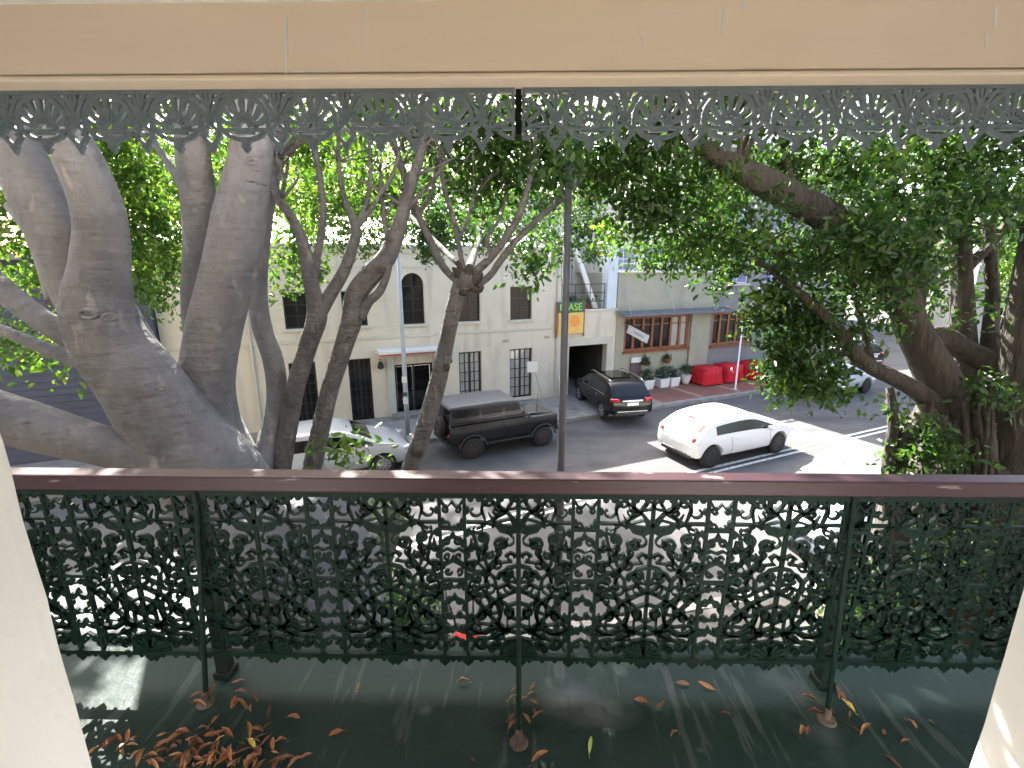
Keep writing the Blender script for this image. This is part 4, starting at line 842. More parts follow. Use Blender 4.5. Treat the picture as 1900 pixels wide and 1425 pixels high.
for z, h2, m_ in ((1.05, .22, 'white'), (1.32, .12, 'void'), (1.75, .2, 'white')):
    q = MB(); q.box(-.075, .075, -.09, -.086, z, z + h2); q.build('notice', M[m_], t)
p3 = atZ(1012, 757, FZ); t = thing('parking_sign', 'small pale parking sign on a leaning post behind the black wagon', 'sign', (p3[0], p3[1], FZ))
pt = atY(988, 680, p3[1]); lx, lz = pt[0] - p3[0], pt[2] - FZ
q = MB(); q.tube([(0, 0, 0), (lx, 0, lz + .12)], [.02, .02], 8, smooth=1); q.build('post', M['galv'], t); q = MB(); q.box(lx - .2, lx + .2, -.04, -.028, lz - .22, lz + .2); q.build('plate', M['plate'], t)
p4 = atZ(1364, 722, FZ); t = thing('awning_pole', 'thin white pole on the red brick footpath outside the cafe', 'pole', (p4[0], p4[1], FZ))
q = MB(); q.lathe([(.06, 0), (.05, .05), (.035, .06), (.03, 3.1)], 12); q.build('shaft', M['white'], t, smooth=True); q = MB(); q.lathe([(.12, 0), (.12, .015)], 12); q.build('foot', M['galv'], t)

# brick paving in front of the cafe
mb = MB(); g = [W(13.2, -.02), W(21.5, -.02), W(21.5, -2.5), W(13.2, -2.5)]; mb.slab([(p.x, p.y) for p in g][::-1], FZ - .05, FZ + .006)
pv = tag(mb.build('brick_paving', M['brickpave']), 'red brick paving outside the cafe', 'paving', kind='structure')
mb = MB()
for u_ in (13.2, 15.35, 17.5, 19.6): a = W(u_, -2.46, 0); b = W(u_ - .12, -.1, 0); d_ = (b - a); nrm = Vector((-d_.y, d_.x, 0)).normalized() * .11; mb.slab([tuple((a + nrm).xy), tuple((b + nrm).xy), tuple((b - nrm).xy), tuple((a - nrm).xy)][::-1], FZ, FZ + .011)
mb.build('header_course', pmat('pale_brick', (.30, .19, .14), (.35, .24, .18), 8, .85), pv)
# driveway apron
mb = MB(); g = [W(9.9, 0), W(12.7, 0), W(13.0, -2.75), W(9.7, -2.75)]; mb.slab([(p.x, p.y) for p in g][::-1], FZ - .04, FZ + .005); tag(mb.build('driveway', pmat('driveway_concrete', (.19, .19, .19), (.24, .24, .235), 2, .85)), 'grey concrete driveway into the garage', 'driveway', kind='structure')

# lease board on the terrace
lb = thing('lease_board', 'orange and white lease board with lime lettering on the terrace wall', 'sign', W(9.75, -.16, 2.75), FANG)
q = MB(); q.box(0, 1.15, 0, .03, 0, .85); q.build('lower_board', M['orange'], lb); q = MB(); q.box(-.04, 1.19, -.005, .03, .87, 1.28); ub = q.build('upper_board', M['gboard'], lb)
for x in (-.06, 1.2): q = MB(); q.box(x - .03, x + .03, .031, .07, -.15, 1.3); q.build('batten', M['timber'], lb)
q = MB(); q.lathe([(.24, 0), (.24, .004)], 20, 'y', (.75, -.007, .5)); q.build('emblem_disc', pmat('deep_orange', (.75, .30, .05), rough=.5), lb)
tx = bpy.data.curves.new('lettering', 'FONT'); tx.body = 'LEASE'; tx.size = .40; tx.extrude = .004; tx.materials.append(M['lime']); o = bpy.data.objects.new('tmp', tx); COL.objects.link(o); dg = bpy.context.evaluated_depsgraph_get(); me = bpy.data.meshes.new_from_object(o.evaluated_get(dg)); bpy.data.objects.remove(o)
if not me.materials: me.materials.append(M['lime'])
link('lettering', me, ub, (0.02, -.012, .94), (R(90), 0, 0))
# blade sign at the cafe
bsn = thing('blade_sign', 'white projecting sign board on a black bracket beside the cafe windows', 'sign', W(13.0, 0, 2.75), FANG)
q = MB(); q.box(.02, .06, -1.35, -.2, -.05, .32); q.build('board', M['white'], bsn, bevel=.004); q = MB(); q.box(0, .08, -1.38, .0, .325, .37); q.box(.0, .08, -1.4, -1.36, -.06, .33); q.build('bracket', M['black'], bsn)
bsn.rotation_euler = (R(17), 0, FANG + R(14))
q = MB(); q.box(.014, .019, -1.1, -.55, .08, .18); q.build('printed_band', pmat('grey_print', (.45, .47, .52), rough=.6), bsn)
mbd = thing('menu_board', 'dark menu board with a white header by the cafe wall', 'sign', W(13.45, -.12, FZ), FANG)
q = MB(); q.box(0, .55, 0, .05, .35, 1.15); q.build('panel', pmat('menu_dark', (.08, .06, .07), (.16, .10, .11), 9, .5), mbd); q = MB(); q.box(0, .55, -.005, .05, 1.16, 1.38); q.build('header', M['white'], mbd); q = MB(); q.box(.02, .08, .0, .05, 0, .35); q.box(.47, .53, 0, .05, 0, .35); q.build('stand', M['black'], mbd)

# ------------------------------------------------------------------ leaves
def leaf_mesh(name, pos, size, mat, droop=.5, aspect=.5, seed=0, up=.45):
    g = np.random.default_rng(seed); n = len(pos)
    d = g.normal(size=(n, 3)); d[:, 2] -= droop; d /= np.linalg.norm(d, axis=1)[:, None]
    nn = g.normal(size=(n, 3)) * .8; nn[:, 2] += up; nn -= d * np.sum(nn * d, 1)[:, None]; nn /= np.linalg.norm(nn, axis=1)[:, None] + 1e-9
    sd = np.cross(d, nn); L = (size * g.uniform(.65, 1.25, n))[:, None]; wd = L * aspect
    V = np.empty((n, 6, 3)); V[:, 0] = pos; V[:, 1] = pos + d * L * .32 + sd * wd * .42 + nn * L * .07; V[:, 2] = pos + d * L * .68 + sd * wd * .36 + nn * L * .06
    V[:, 3] = pos + d * L - nn * L * .05; V[:, 4] = pos + d * L * .68 - sd * wd * .36 + nn * L * .06; V[:, 5] = pos + d * L * .32 - sd * wd * .42 + nn * L * .07
    b = (np.arange(n) * 6)[:, None]; F = np.concatenate([b + np.array([0, 1, 2, 3]), b + np.array([0, 3, 4, 5])], 1).reshape(-1)
    me = bpy.data.meshes.new(name); me.vertices.add(n * 6); me.vertices.foreach_set('co', V.reshape(-1).astype(np.float32))
    me.loops.add(n * 8); me.loops.foreach_set('vertex_index', F.astype(np.int32)); me.polygons.add(n * 2)
    me.polygons.foreach_set('loop_start', (np.arange(n * 2) * 4).astype(np.int32)); me.materials.append(mat); me.update(calc_edges=True); return me
def blob_points(blobs, seed, spread=.13, per=28):
    g = np.random.default_rng(seed); out = []
    for (c, r3, n) in blobs:
        k = max(3, n // per); q = g.normal(size=(k, 3)); q /= np.linalg.norm(q, axis=1)[:, None]; q *= (g.uniform(.12, 1, k) ** .5)[:, None]
        q[:, 2] += .12 * g.normal(size=k)
        ctr = np.array(c) + q * np.array(r3); wgt = g.uniform(.35, 1.65, k); which = g.choice(k, n, p=wgt / wgt.sum())
        sp = spread * g.uniform(.6, 1.5, k)
        out.append(ctr[which] + g.normal(size=(n, 3)) * np.array([1, 1, .75]) * sp[which][:, None])
    return np.concatenate(out)
def pxblob(x, y, Y, rx, ry, dens=1.0, ls=.105, dy=None):        # an ellipsoid of foliage at distance Y that looks rx by ry pixels from the balcony
    c = atY(x, y, Y); k = depth(c) / FPX; r3 = (rx * k, dy or max(.35, (rx + ry) / 2 * k * .9), ry * k)
    n = int(dens * 4.3 * math.pi * r3[0] * r3[2] / (ls * ls * .30)); return (c, r3, n)
def along(p, a, t): return None

# ------------------------------------------------------------------ trees
GAPS = [((-1.46, 1.40, Z0), .22), ((-1.60, 1.56, Z0), .14), ((-1.45, 1.25, Z0), .16), ((-1.72, 1.60, 4.77), .12), ((-6.8, 7.4, 0), .55), ((-6.0, 6.6, 0), .4), ((-5.4, 7.9, 0), .4)]   # gaps in the canopy that let sun flecks through
def cull(P):
    keep = np.ones(len(P), bool)
    for c, r_ in GAPS:
        d = P - np.array(c); t = d @ SUN; keep &= ~((np.linalg.norm(d - t[:, None] * SUN, axis=1) < r_) & (t > 0))
    # slot cut out of the leaves to let sun in for bounce light
    d = P - np.array([0, .6, 4.84]); t = d @ SUN; q = d - t[:, None] * SUN
    keep &= ~((np.abs(q[:, 0]) < 1.0) & (np.abs(q[:, 2]) < .40) & (t > 0))
    return P[keep]
def limb(tree, base, pts, mat, name='limb', n=14, lump=.07, smooth=5):
    W3, rr = [], []
    for (x, y, Y, w) in pts:
        p = atY(x, y, Y); W3.append(p); rr.append(w / 2 * depth(p) / FPX)
    q = MB(); q.tube(W3, rr, n, lump, smooth); return q.build(name, mat, tree, True, base), W3, rr
def twigs(tree, base, W3, rr, n, length, mat, seed, up=.6):
    g = np.random.default_rng(seed); q = MB()
    for _ in range(n):
        i = g.integers(max(1, int(len(W3) * .78)), len(W3)); p = W3[i]; d = g.normal(size=3); d[2] = abs(d[2]) * up + .5; d /= np.linalg.norm(d); L = length * g.uniform(.5, 1.2)
        m_ = p + d * L * .5 + g.normal(size=3) * L * .1; e = p + d * L + g.normal(size=3) * L * .12; r0 = min(rr[i] * .45, .035)
        q.tube([p, m_, e], [r0, r0 * .6, r0 * .25], 6, 0, 3)
    o = q.build('twigs', mat, tree, True, base); o['kind'] = 'stuff'; return o
def crown(tree, base, blobs, mat, ls, seed, spread=.13, per=28, droop=.5):
    P = cull(blob_points(blobs, seed, spread, per)); o = link('crown', leaf_mesh('crown', P - np.array(base), ls, mat, droop, seed=seed), tree); o['kind'] = 'stuff'; return o

# big pale fig at the left
bl = (-1.95, 3.7, 0.0)
fig = thing('fig_tree', 'massive pale barked fig with many thick limbs at the left', 'tree', bl)
q = MB(); q.tube([(-2.05, 3.6, -.1), (-2.0, 3.65, .25), (-1.95, 3.7, 1.0), (-1.93, 3.72, 2.2), (-1.98, 3.75, 3.0), (-2.1, 3.8, 3.55)], [1.25, .98, .80, .72, .70, .55], 22, .10, 5); q.build('trunk', M['barkL'], fig, True, bl)
for k in range(9):
    a = k * .7 + .2; q = MB(); r0 = .85; q.tube([(bl[0] + r0 * .7 * math.cos(a), bl[1] + r0 * .7 * math.sin(a), .9), (bl[0] + r0 * 1.15 * math.cos(a), bl[1] + r0 * 1.15 * math.sin(a), .35), (bl[0] + r0 * 1.9 * math.cos(a + .15), bl[1] + r0 * 1.9 * math.sin(a + .15), .08)], [.26, .2, .09], 10, .1); q.build('buttress_root', M['barkL'], fig, True, bl)
LB = [
 [(455, 985, 3.75, 190), (400, 890, 3.72, 175), (330, 805, 3.68, 150), (262, 715, 3.62, 132), (205, 640, 3.58, 122), (182, 575, 3.55, 112), (186, 500, 3.55, 90), (190, 430, 3.55, 84), (178, 370, 3.5, 82), (148, 300, 3.45, 80), (116, 235, 3.4, 72), (80, 150, 3.35, 66), (40, 40, 3.3, 60)],
 [(175, 590, 3.65, 90), (140, 530, 3.68, 82), (105, 440, 3.7, 82), (62, 345, 3.72, 86), (14, 240, 3.75, 86), (-40, 120, 3.8, 82)],
 [(470, 1000, 3.9, 170), (425, 890, 3.95, 125), (395, 800, 4.0, 108), (385, 710, 4.02, 98), (398, 610, 4.02, 98), (424, 510, 4.05, 96), (446, 410, 4.1, 94), (464, 310, 4.12, 76), (474, 230, 4.15, 70), (480, 120, 4.2, 64), (470, 0, 4.3, 60)],
 [(440, 850, 4.5, 80), (398, 740, 4.5, 58), (376, 650, 4.45, 52), (368, 560, 4.4, 52), (374, 470, 4.3, 60), (366, 350, 4.2, 58), (358, 240, 4.1, 56), (364, 120, 4.05, 50), (380, 10, 4.0, 46)],
 [(480, 980, 4.3, 90), (470, 900, 4.5, 60), (500, 820, 4.7, 38), (514, 740, 4.8, 38), (508, 670, 4.85, 38), (486, 600, 4.9, 36), (478, 520, 4.95, 34), (492, 400, 5.0, 26), (510, 300, 5.0, 28), (522, 200, 5.05, 26), (530, 60, 5.1, 24)],
 [(480, 1000, 3.6, 130), (400, 905, 3.55, 90), (300, 858, 3.5, 66), (180, 822, 3.45, 70), (60, 788, 3.4, 84), (-60, 755, 3.35, 90), (-200, 700, 3.3, 80)],
 [(215, 665, 3.6, 60), (160, 645, 3.65, 46), (100, 606, 3.7, 44), (40, 565, 3.75, 42), (-30, 505, 3.8, 40)],
 [(230, 690, 3.75, 40), (140, 668, 3.9, 26), (60, 636, 4.0, 22), (-30, 598, 4.1, 20)],
 [(470, 940, 4.3, 110), (400, 830, 4.35, 78), (340, 755, 4.4, 66), (295, 690, 4.45, 56), (250, 620, 4.5, 48), (200, 520, 4.6, 40), (150, 430, 4.7, 30)],
 [(110, 560, 4.2, 40), (90, 500, 4.3, 34), (60, 430, 4.4, 26), (20, 380, 4.5, 20)],
 [(372, 400, 4.75, 22), (330, 330, 4.9, 16), (290, 270, 5.0, 12), (250, 200, 5.1, 9)],
 [(475, 960, 4.2, 60), (440, 830, 4.25, 22), (425, 720, 4.2, 18), (432, 640, 4.2, 14)]]
for i, L in enumerate(LB):
    o, W3, rr = limb(fig, bl, L, M['barkL'], lump=.115 if i < 10 else .04, n=20)
    if i in (0, 1, 2, 3, 4): twigs(fig, bl, W3, rr, 10, 1.6, M['barkS'], 40 + i)
for (x, y, Y, w) in ((168, 582, 3.33, 30), (205, 588, 3.33, 22), (300, 720, 3.42, 16), (470, 300, 3.96, 16)):     # healed branch scars
    p = atY(x, y, Y); k_ = w / 2 * depth(p) / FPX; q = MB(); q.tube([p + np.array([k_ * math.cos(t), -.01 + .2 * k_ * math.cos(t), k_ * .55 * math.sin(t)]) for t in np.linspace(0, 2 * math.pi, 13)], [k_ * .22] * 13, 7, .3, 2); q.build('branch_scar', M['barkL'], fig, True, bl)
blobs = [pxblob(*a) for a in (
 (250, 250, 7, 95, 80, .8), (235, 350, 7, 80, 80, .9), (270, 430, 7.2, 80, 80, .9), (275, 520, 7.4, 60, 55, .9), (300, 330, 8, 80, 60, .6), (60, 300, 6.5, 60, 80, .6), (35, 420, 6, 60, 90, .8), (110, 480, 7, 50, 60, .5), (20, 530, 6, 40, 40, .8),
 (60, 640, 5.2, 75, 28, .8), (110, 668, 5.0, 60, 26, .8), (20, 600, 5.4, 50, 25, .7), (560, 280, 7, 60, 60, .6), (330, 300, 10, 90, 70, .7), (310, 420, 10, 70, 80, .8), (230, 300, 10, 100, 80, .7), (430, 260, 10, 70, 70, .6), (100, 350, 9, 90, 100, .7), (540, 330, 10, 60, 60, .7), (440, 420, 11, 50, 60, .6), (200, 170, 6.5, 110, 50, .8), (410, 200, 7, 60, 60, .4), (420, 330, 8, 40, 70, .6), (520, 190, 6.5, 70, 50, .5), (60, 180, 6, 80, 50, .7),
 (40, 40, 5.4, 170, 130, 1.3), (300, 15, 5.6, 170, 135, 1.3), (520, 5, 5.6, 150, 135, 1.3))]
blobs += [((-5.5, 6.5, 9.6), (1.6, 1.3, .7), 2600), ((-3.4, 7.4, 9.4), (1.3, 1.2, .6), 2200), ((-7.5, 5, 8.6), (1.6, 1.5, .8), 2600), ((-6.2, 9.0, 9.8), (1.7, 1.3, .8), 2400), ((-9.5, 8.0, 8.2), (1.6, 1.6, 1.0), 2400), ((-5.0, 4.0, 7.6), (1.0, .8, .6), 1500), ((-5.1, 6.0, 9.5), (1.0, .8, .7), 2600)]  # last clump: unseen, added to shade the wall left of the door
crown(fig, bl, blobs, M['leafA'], .105, 101)

# twin stemmed tree
b2 = tuple(atY(450, 1480, 4.75)); b2 = (b2[0], b2[1], 0)
tw = thing('twin_stem_tree', 'slender tree of two leaning pale stems beside the big fig', 'tree', b2)
SB = [
 [(455, 1460, 4.7, 70), (470, 1200, 4.7, 56), (492, 1000, 4.7, 46), (518, 880, 4.7, 38), (533, 800, 4.7, 34), (548, 720, 4.7, 33), (572, 640, 4.7, 34), (588, 585, 4.7, 38), (578, 530, 4.7, 28), (562, 450, 4.75, 22), (542, 405, 4.8, 18), (520, 372, 4.85, 17), (506, 330, 4.9, 15), (508, 250, 5, 13), (515, 150, 5, 11)],
 [(586, 592, 4.7, 26), (612, 548, 4.75, 24), (640, 500, 4.8, 22), (652, 462, 4.85, 20), (660, 424, 4.9, 19), (640, 370, 5, 10), (628, 300, 5.1, 8), (630, 220, 5.2, 7)],
 [(582, 540, 4.72, 16), (588, 480, 4.75, 14), (600, 400, 4.8, 13), (592, 320, 4.85, 12), (582, 250, 4.9, 11), (586, 150, 5, 9)],
 [(470, 1430, 4.9, 60), (515, 1150, 4.9, 44), (556, 960, 4.9, 38), (578, 875, 4.9, 35), (606, 745, 4.9, 33), (622, 690, 4.9, 33), (640, 635, 4.9, 35), (654, 590, 4.9, 38), (660, 548, 4.95, 38), (690, 508, 5.0, 38), (720, 474, 5.05, 34), (737, 430, 5.1, 28), (750, 385, 5.15, 24), (768, 325, 5.2, 20), (782, 280, 5.3, 16), (800, 180, 5.4, 12)],
 [(668, 590, 4.9, 22), (684, 560, 4.92, 18), (705, 540, 4.95, 16), (720, 500, 5, 13), (721, 455, 5.05, 11), (712, 400, 5.1, 9), (706, 320, 5.2, 7)],
 [(660, 424, 4.9, 12), (680, 380, 5, 9), (688, 320, 5.1, 8), (684, 250, 5.2, 6)], [(662, 425, 4.9, 10), (700, 370, 5, 8), (730, 320, 5.1, 7), (745, 260, 5.2, 5)], [(752, 390, 5.15, 10), (790, 350, 5.2, 8), (830, 300, 5.3, 6)]]
for i, L in enumerate(SB):
    o, W3, rr = limb(tw, b2, L, M['barkS'], 'stem' if i in (0, 3) else 'limb', 10, .06)
    twigs(tw, b2, W3, rr, 6, .7, M['barkS'], 60 + i)
blobs = [pxblob(*a) for a in ((545, 500, 6.2, 55, 45, .9), (540, 430, 6.4, 45, 40, .6), (640, 330, 8.5, 75, 60, .7), (620, 290, 11, 90, 60, .8), (680, 370, 11, 80, 50, .8), (580, 400, 11, 60, 50, .7), (655, 440, 9.5, 60, 28, .8), (700, 300, 8, 60, 60, .5), (600, 250, 7, 70, 45, .6), (590, 420, 8, 30, 30, .5), (560, 360, 8, 40, 40, .5), (690, 200, 6, 80, 50, .6), (730, 420, 9, 40, 35, .6), (700, 10, 5.6, 150, 135, 1.3), (640, 830, 4.5, 16, 14, .8, .07), (672, 858, 4.6, 24, 14, .8, .07))]
blobs += [((-4.0, 10.6, 7.2), (1.3, 1.2, .8), 1500), ((-2.2, 11.2, 7.6), (1.4, 1.2, .7), 1500)]
crown(tw, b2, blobs, M['leafA'], .105, 102)
sh = [pxblob(*a) for a in ((650, 980, 4.3, 60, 40, 1.0), (700, 965, 4.5, 40, 30, .9), (660, 1040, 4.2, 40, 40, .9), (615, 955, 4.4, 25, 20, .8))]
crown(tw, b2, sh, M['leafA'], .07, 105)

# pollarded tree
b3 = tuple(atY(640, 1290, 5.3)); b3 = (b3[0], b3[1], 0)
po = thing('pollarded_tree', 'leaning pollarded street tree with a knotted head before the cream building', 'tree', b3)
PB = [
 [(640, 1300, 5.3, 50), (690, 1110, 5.3, 40), (730, 965, 5.3, 35), (759, 875, 5.3, 33), (788, 793, 5.3, 34), (812, 710, 5.3, 33), (827, 642, 5.3, 29), (839, 585, 5.3, 29), (852, 538, 5.3, 31), (866, 520, 5.3, 46), (876, 508, 5.3, 30)],
 [(862, 530, 5.3, 16), (838, 512, 5.3, 14), (818, 488, 5.3, 14), (798, 445, 5.32, 13), (776, 400, 5.35, 13), (762, 362, 5.4, 13), (745, 310, 5.45, 12), (725, 240, 5.5, 10)],
 [(868, 515, 5.32, 12), (858, 490, 5.4, 10), (850, 445, 5.5, 9), (838, 395, 5.6, 9), (822, 340, 5.7, 8), (815, 270, 5.8, 7)],
 [(874, 512, 5.3, 18), (910, 478, 5.35, 15), (940, 440, 5.4, 14), (962, 400, 5.45, 13), (978, 355, 5.5, 11), (990, 300, 5.6, 9), (996, 230, 5.7, 8)],
 [(884, 530, 5.3, 16), (908, 512, 5.35, 13), (930, 482, 5.4, 13), (958, 446, 5.5, 12), (1000, 405, 5.6, 11), (1040, 372, 5.7, 9), (1080, 330, 5.8, 8)],
 [(850, 445, 5.5, 8), (866, 410, 5.6, 7), (878, 370, 5.7, 6)], [(912, 476, 5.35, 9), (905, 440, 5.5, 7), (930, 400, 5.7, 6), (940, 350, 6, 5)], [(775, 400, 5.35, 8), (800, 360, 5.6, 7), (812, 300, 6, 6)],
 [(862, 520, 5.3, 20), (880, 470, 6.5, 12), (890, 430, 8, 10), (880, 400, 9.5, 8)], [(850, 490, 5.4, 10), (800, 440, 7, 8), (760, 400, 9, 7)]]
for i, L in enumerate(PB):
    o, W3, rr = limb(po, b3, L, M['barkS'], 'trunk' if i == 0 else 'limb', 12, .06)
    if i: twigs(po, b3, W3, rr, 5, .7, M['barkS'], 80 + i)
for (x, y, w) in ((848, 505, 15), (886, 515, 17), (852, 492, 10), (858, 545, 13), (888, 540, 12), (870, 500, 16)):
    limb(po, b3, [(866, 528, 5.27, w * 1.4), (x, y, 5.24, w), (x + (x - 866) * .35, y - 9, 5.22, w * .55)], M['barkR'], 'pollard_stub', 8, .15, 3)
limb(po, b3, [(826, 680, 5.27, 18), (829, 683, 5.2, 12)], M['barkR'], 'knot', 8, .1, 2)
blobs = [pxblob(*a) for a in ((870, 300, 6.2, 95, 55, 1.0), (960, 290, 6, 95, 60, 1.0), (920, 350, 6.2, 80, 40, .9), (1040, 290, 6.2, 70, 60, 1.0), (990, 490, 6.2, 38, 38, 1.1), (975, 455, 6.3, 35, 20, .7), (800, 420, 9.5, 50, 50, .8), (860, 430, 10, 60, 40, .7), (930, 440, 9, 45, 30, .6), (820, 350, 8.5, 55, 40, .6), (1000, 420, 8, 45, 35, .7), (780, 460, 10, 30, 25, .8), (900, 390, 7, 60, 30, .7), (1090, 410, 9, 50, 45, .8), (1080, 460, 9.5, 55, 22, .8),
 (700, 225, 6.4, 70, 45, .9), (800, 225, 6.3, 80, 45, 1.0), (900, 235, 6, 110, 45, 1.2), (1010, 235, 6, 100, 45, 1.2), (1045, 285, 5.25, 40, 45, 1.0), (1090, 330, 6.6, 60, 40, .8), (840, 400, 12, 70, 45, .8), (760, 350, 11, 70, 50, .8), (920, 410, 12, 60, 35, .7), (1000, 380, 11, 60, 40, .7), (900, 15, 5.6, 150, 135, 1.3), (1060, 15, 5.6, 150, 135, 1.3))]
blobs += [((-.6, 12.0, 7.4), (1.5, 1.3, .7), 1600), ((1.2, 11.8, 7.3), (1.2, 1.2, .7), 1300)]
crown(po, b3, blobs, M['leafB'], .105, 103)

# big dark fig at the right
br = (6.3, 6.3, 0.0)
fr_ = thing('fig_tree', 'dark broad fig with hanging aerial roots at the right', 'tree', br)
q = MB(); c0 = np.array(br); q.tube([c0 + (0.1, 0, -.1), c0 + (.1, 0, .3), c0 + (.05, 0, 1.2), c0 + (-.05, 0, 2.2), c0 + (-.15, .05, 2.9)], [1.6, 1.25, .95, .82, .6], 24, .16, 5); q.build('trunk', M['barkR'], fr_, True, br)
RB = [
 [(1800, 960, 6.2, 170), (1775, 850, 6.2, 120), (1765, 775, 6.2, 92), (1746, 712, 6.2, 82), (1716, 650, 6.2, 70), (1690, 600, 6.2, 64), (1674, 550, 6.2, 62), (1640, 480, 6.2, 62), (1598, 442, 6.15, 60), (1523, 396, 6.05, 60), (1428, 345, 5.95, 55), (1368, 312, 5.9, 46), (1325, 288, 5.85, 34), (1270, 250, 5.8, 20)],
 [(1690, 600, 6.3, 40), (1700, 500, 6.6, 40), (1720, 420, 6.9, 34), (1735, 320, 7, 28), (1740, 200, 7.1, 24)],
 [(1815, 900, 6.3, 90), (1800, 780, 6.4, 60), (1790, 690, 6.5, 52), (1786, 620, 6.6, 44), (1787, 540, 6.7, 38), (1783, 440, 6.8, 38), (1776, 330, 6.9, 34), (1765, 200, 7, 30)],
 [(1760, 770, 6.15, 56), (1728, 745, 6.1, 44), (1695, 722, 6.05, 36), (1655, 700, 6.0, 32), (1622, 684, 5.98, 30), (1590, 660, 5.95, 28), (1562, 622, 5.95, 24), (1536, 592, 5.95, 20), (1490, 550, 6.0, 16), (1440, 508, 6.0, 14), (1400, 480, 6, 10)],
 [(1880, 1000, 5.9, 170), (1890, 880, 5.95, 120), (1888, 780, 6.0, 80), (1890, 690, 6.0, 58), (1894, 620, 6.05, 52), (1905, 530, 6.1, 48), (1920, 430, 6.1, 44), (1930, 300, 6.2, 40)],
 [(1720, 640, 6.4, 44), (1745, 625, 6.45, 42), (1790, 650, 6.45, 46), (1835, 670, 6.3, 44), (1880, 700, 6.1, 40)],
 [(1835, 670, 6.35, 36), (1838, 600, 6.5, 26), (1842, 540, 6.6, 24), (1836, 450, 6.8, 22), (1825, 330, 7, 18)],
 [(1620, 690, 6.1, 18), (1604, 620, 6.3, 14), (1590, 560, 6.5, 12), (1572, 490, 6.6, 9)],
 [(1720, 760, 6.0, 40), (1690, 800, 5.9, 30), (1668, 850, 5.85, 26), (1660, 930, 5.8, 28), (1655, 1020, 5.8, 30)],
 [(1560, 420, 6.1, 22), (1500, 450, 6.2, 16), (1450, 470, 6.3, 12), (1400, 460, 6.4, 9)], [(1530, 400, 6.05, 14), (1470, 330, 6.3, 10), (1450, 260, 6.5, 8)],
 [(1790, 500, 6.7, 24), (1850, 440, 6.8, 18), (1890, 380, 6.9, 14)], [(1720, 430, 6.9, 22), (1660, 360, 7, 16), (1620, 280, 7.1, 12)]]
for i, L in enumerate(RB):
    o, W3, rr = limb(fr_, br, [(a, b, c, d * .9) for a, b, c, d in L], M['barkR'], 'limb', 14, .10)
    if i in (0, 1, 2, 4, 9, 10, 11, 12): twigs(fr_, br, W3, rr, 8, 1.2, M['barkR'], 120 + i)
g = np.random.default_rng(5)
for k in range(26):                                            # aerial roots clasping the trunk
    x = g.uniform(1650, 1920) if k < 26 else g.uniform(1655, 1720); y0 = g.uniform(700, 800); Yr = 5.75 + .35 * abs(x - 1790) / 130 * .3 + g.uniform(-.1, .25)
    w = g.uniform(7, 20); limb(fr_, br, [(x, y0, Yr + .1, w * .7), (x + g.uniform(-10, 10), y0 + 60, Yr, w), (x + g.uniform(-16, 16), y0 + 140, Yr - .05, w * .9), (x + g.uniform(-24, 24), 1010, Yr - .08, w * 1.2), (x + g.uniform(-30, 30), 1230, Yr - .1, w * 1.3)], M['barkR'], 'aerial_root', 7, .12, 3)
blobs = [pxblob(*a) for a in (
 (1120, 290, 6.2, 70, 60, 1.0), (1190, 300, 6, 80, 70, 1.0), (1200, 390, 6.2, 75, 60, 1.0), (1160, 350, 6.6, 70, 50, .8), (1280, 320, 6.2, 80, 70, 1.0), (1290, 420, 6.6, 80, 60, .9), (1240, 470, 7, 60, 45, .9), (1340, 490, 7, 60, 42, .9), (1370, 400, 6.6, 70, 60, .7), (1330, 350, 7.4, 80, 60, .7),
 (1440, 440, 6.8, 70, 50, .8), (1425, 570, 6.6, 50, 42, 1.0), (1460, 600, 6.3, 62, 55, 1.1), (1482, 650, 6.1, 72, 55, 1.2), (1505, 705, 6.0, 66, 32, 1.2), (1448, 690, 6.3, 36, 30, .9), (1530, 610, 6.2, 45, 45, .8),
 (1440, 270, 6.5, 90, 50, .9), (1520, 320, 6.6, 80, 60, .8), (1600, 290, 6.8, 90, 60, .9), (1640, 370, 7, 80, 55, .8), (1710, 310, 6.8, 80, 60, .8), (1800, 300, 6.5, 80, 70, .8), (1880, 330, 6.3, 60, 80, .8), (1560, 480, 6.8, 80, 45, .9), (1640, 450, 6.9, 70, 50, .9), (1590, 540, 6.6, 60, 40, .8), (1660, 530, 6.6, 60, 40, .9), (1740, 450, 7.2, 60, 60, .7), (1850, 440, 7, 60, 60, .6), (1730, 530, 7.2, 50, 40, .6), (1870, 530, 6.8, 40, 30, .4), (1500, 520, 6.4, 60, 40, .8),
 (1648, 612, 5.8, 30, 16, .6), (1668, 745, 5.7, 16, 22, .9), (1845, 720, 5.8, 26, 60, .8), (1740, 830, 5.6, 50, 40, 1.1), (1700, 860, 5.6, 40, 30, 1.0), (1850, 590, 6, 20, 20, .6),
 (1610, 430, 5.5, 70, 45, .9), (1560, 470, 5.6, 70, 40, .9), (1670, 500, 5.6, 70, 50, .9), (1640, 560, 5.6, 50, 30, .6), (1500, 460, 5.7, 60, 40, .8), (1590, 370, 5.6, 50, 35, .7), (1740, 380, 5.8, 70, 60, .8), (1840, 380, 5.8, 60, 60, .8), (1460, 380, 5.6, 40, 30, .5), (1700, 440, 5.6, 60, 50, .8),
 (1180, 225, 6.0, 110, 42, 1.1), (1320, 220, 6.2, 120, 42, 1.1), (1500, 220, 6.4, 120, 45, 1.0), (1700, 215, 6.4, 130, 50, .8), (1880, 220, 6.2, 90, 60, .8), (1220, 15, 5.6, 150, 135, 1.3), (1400, 20, 5.7, 150, 130, 1.2), (1600, 80, 6.2, 150, 90, .9), (1820, 80, 6.2, 150, 100, .9))]
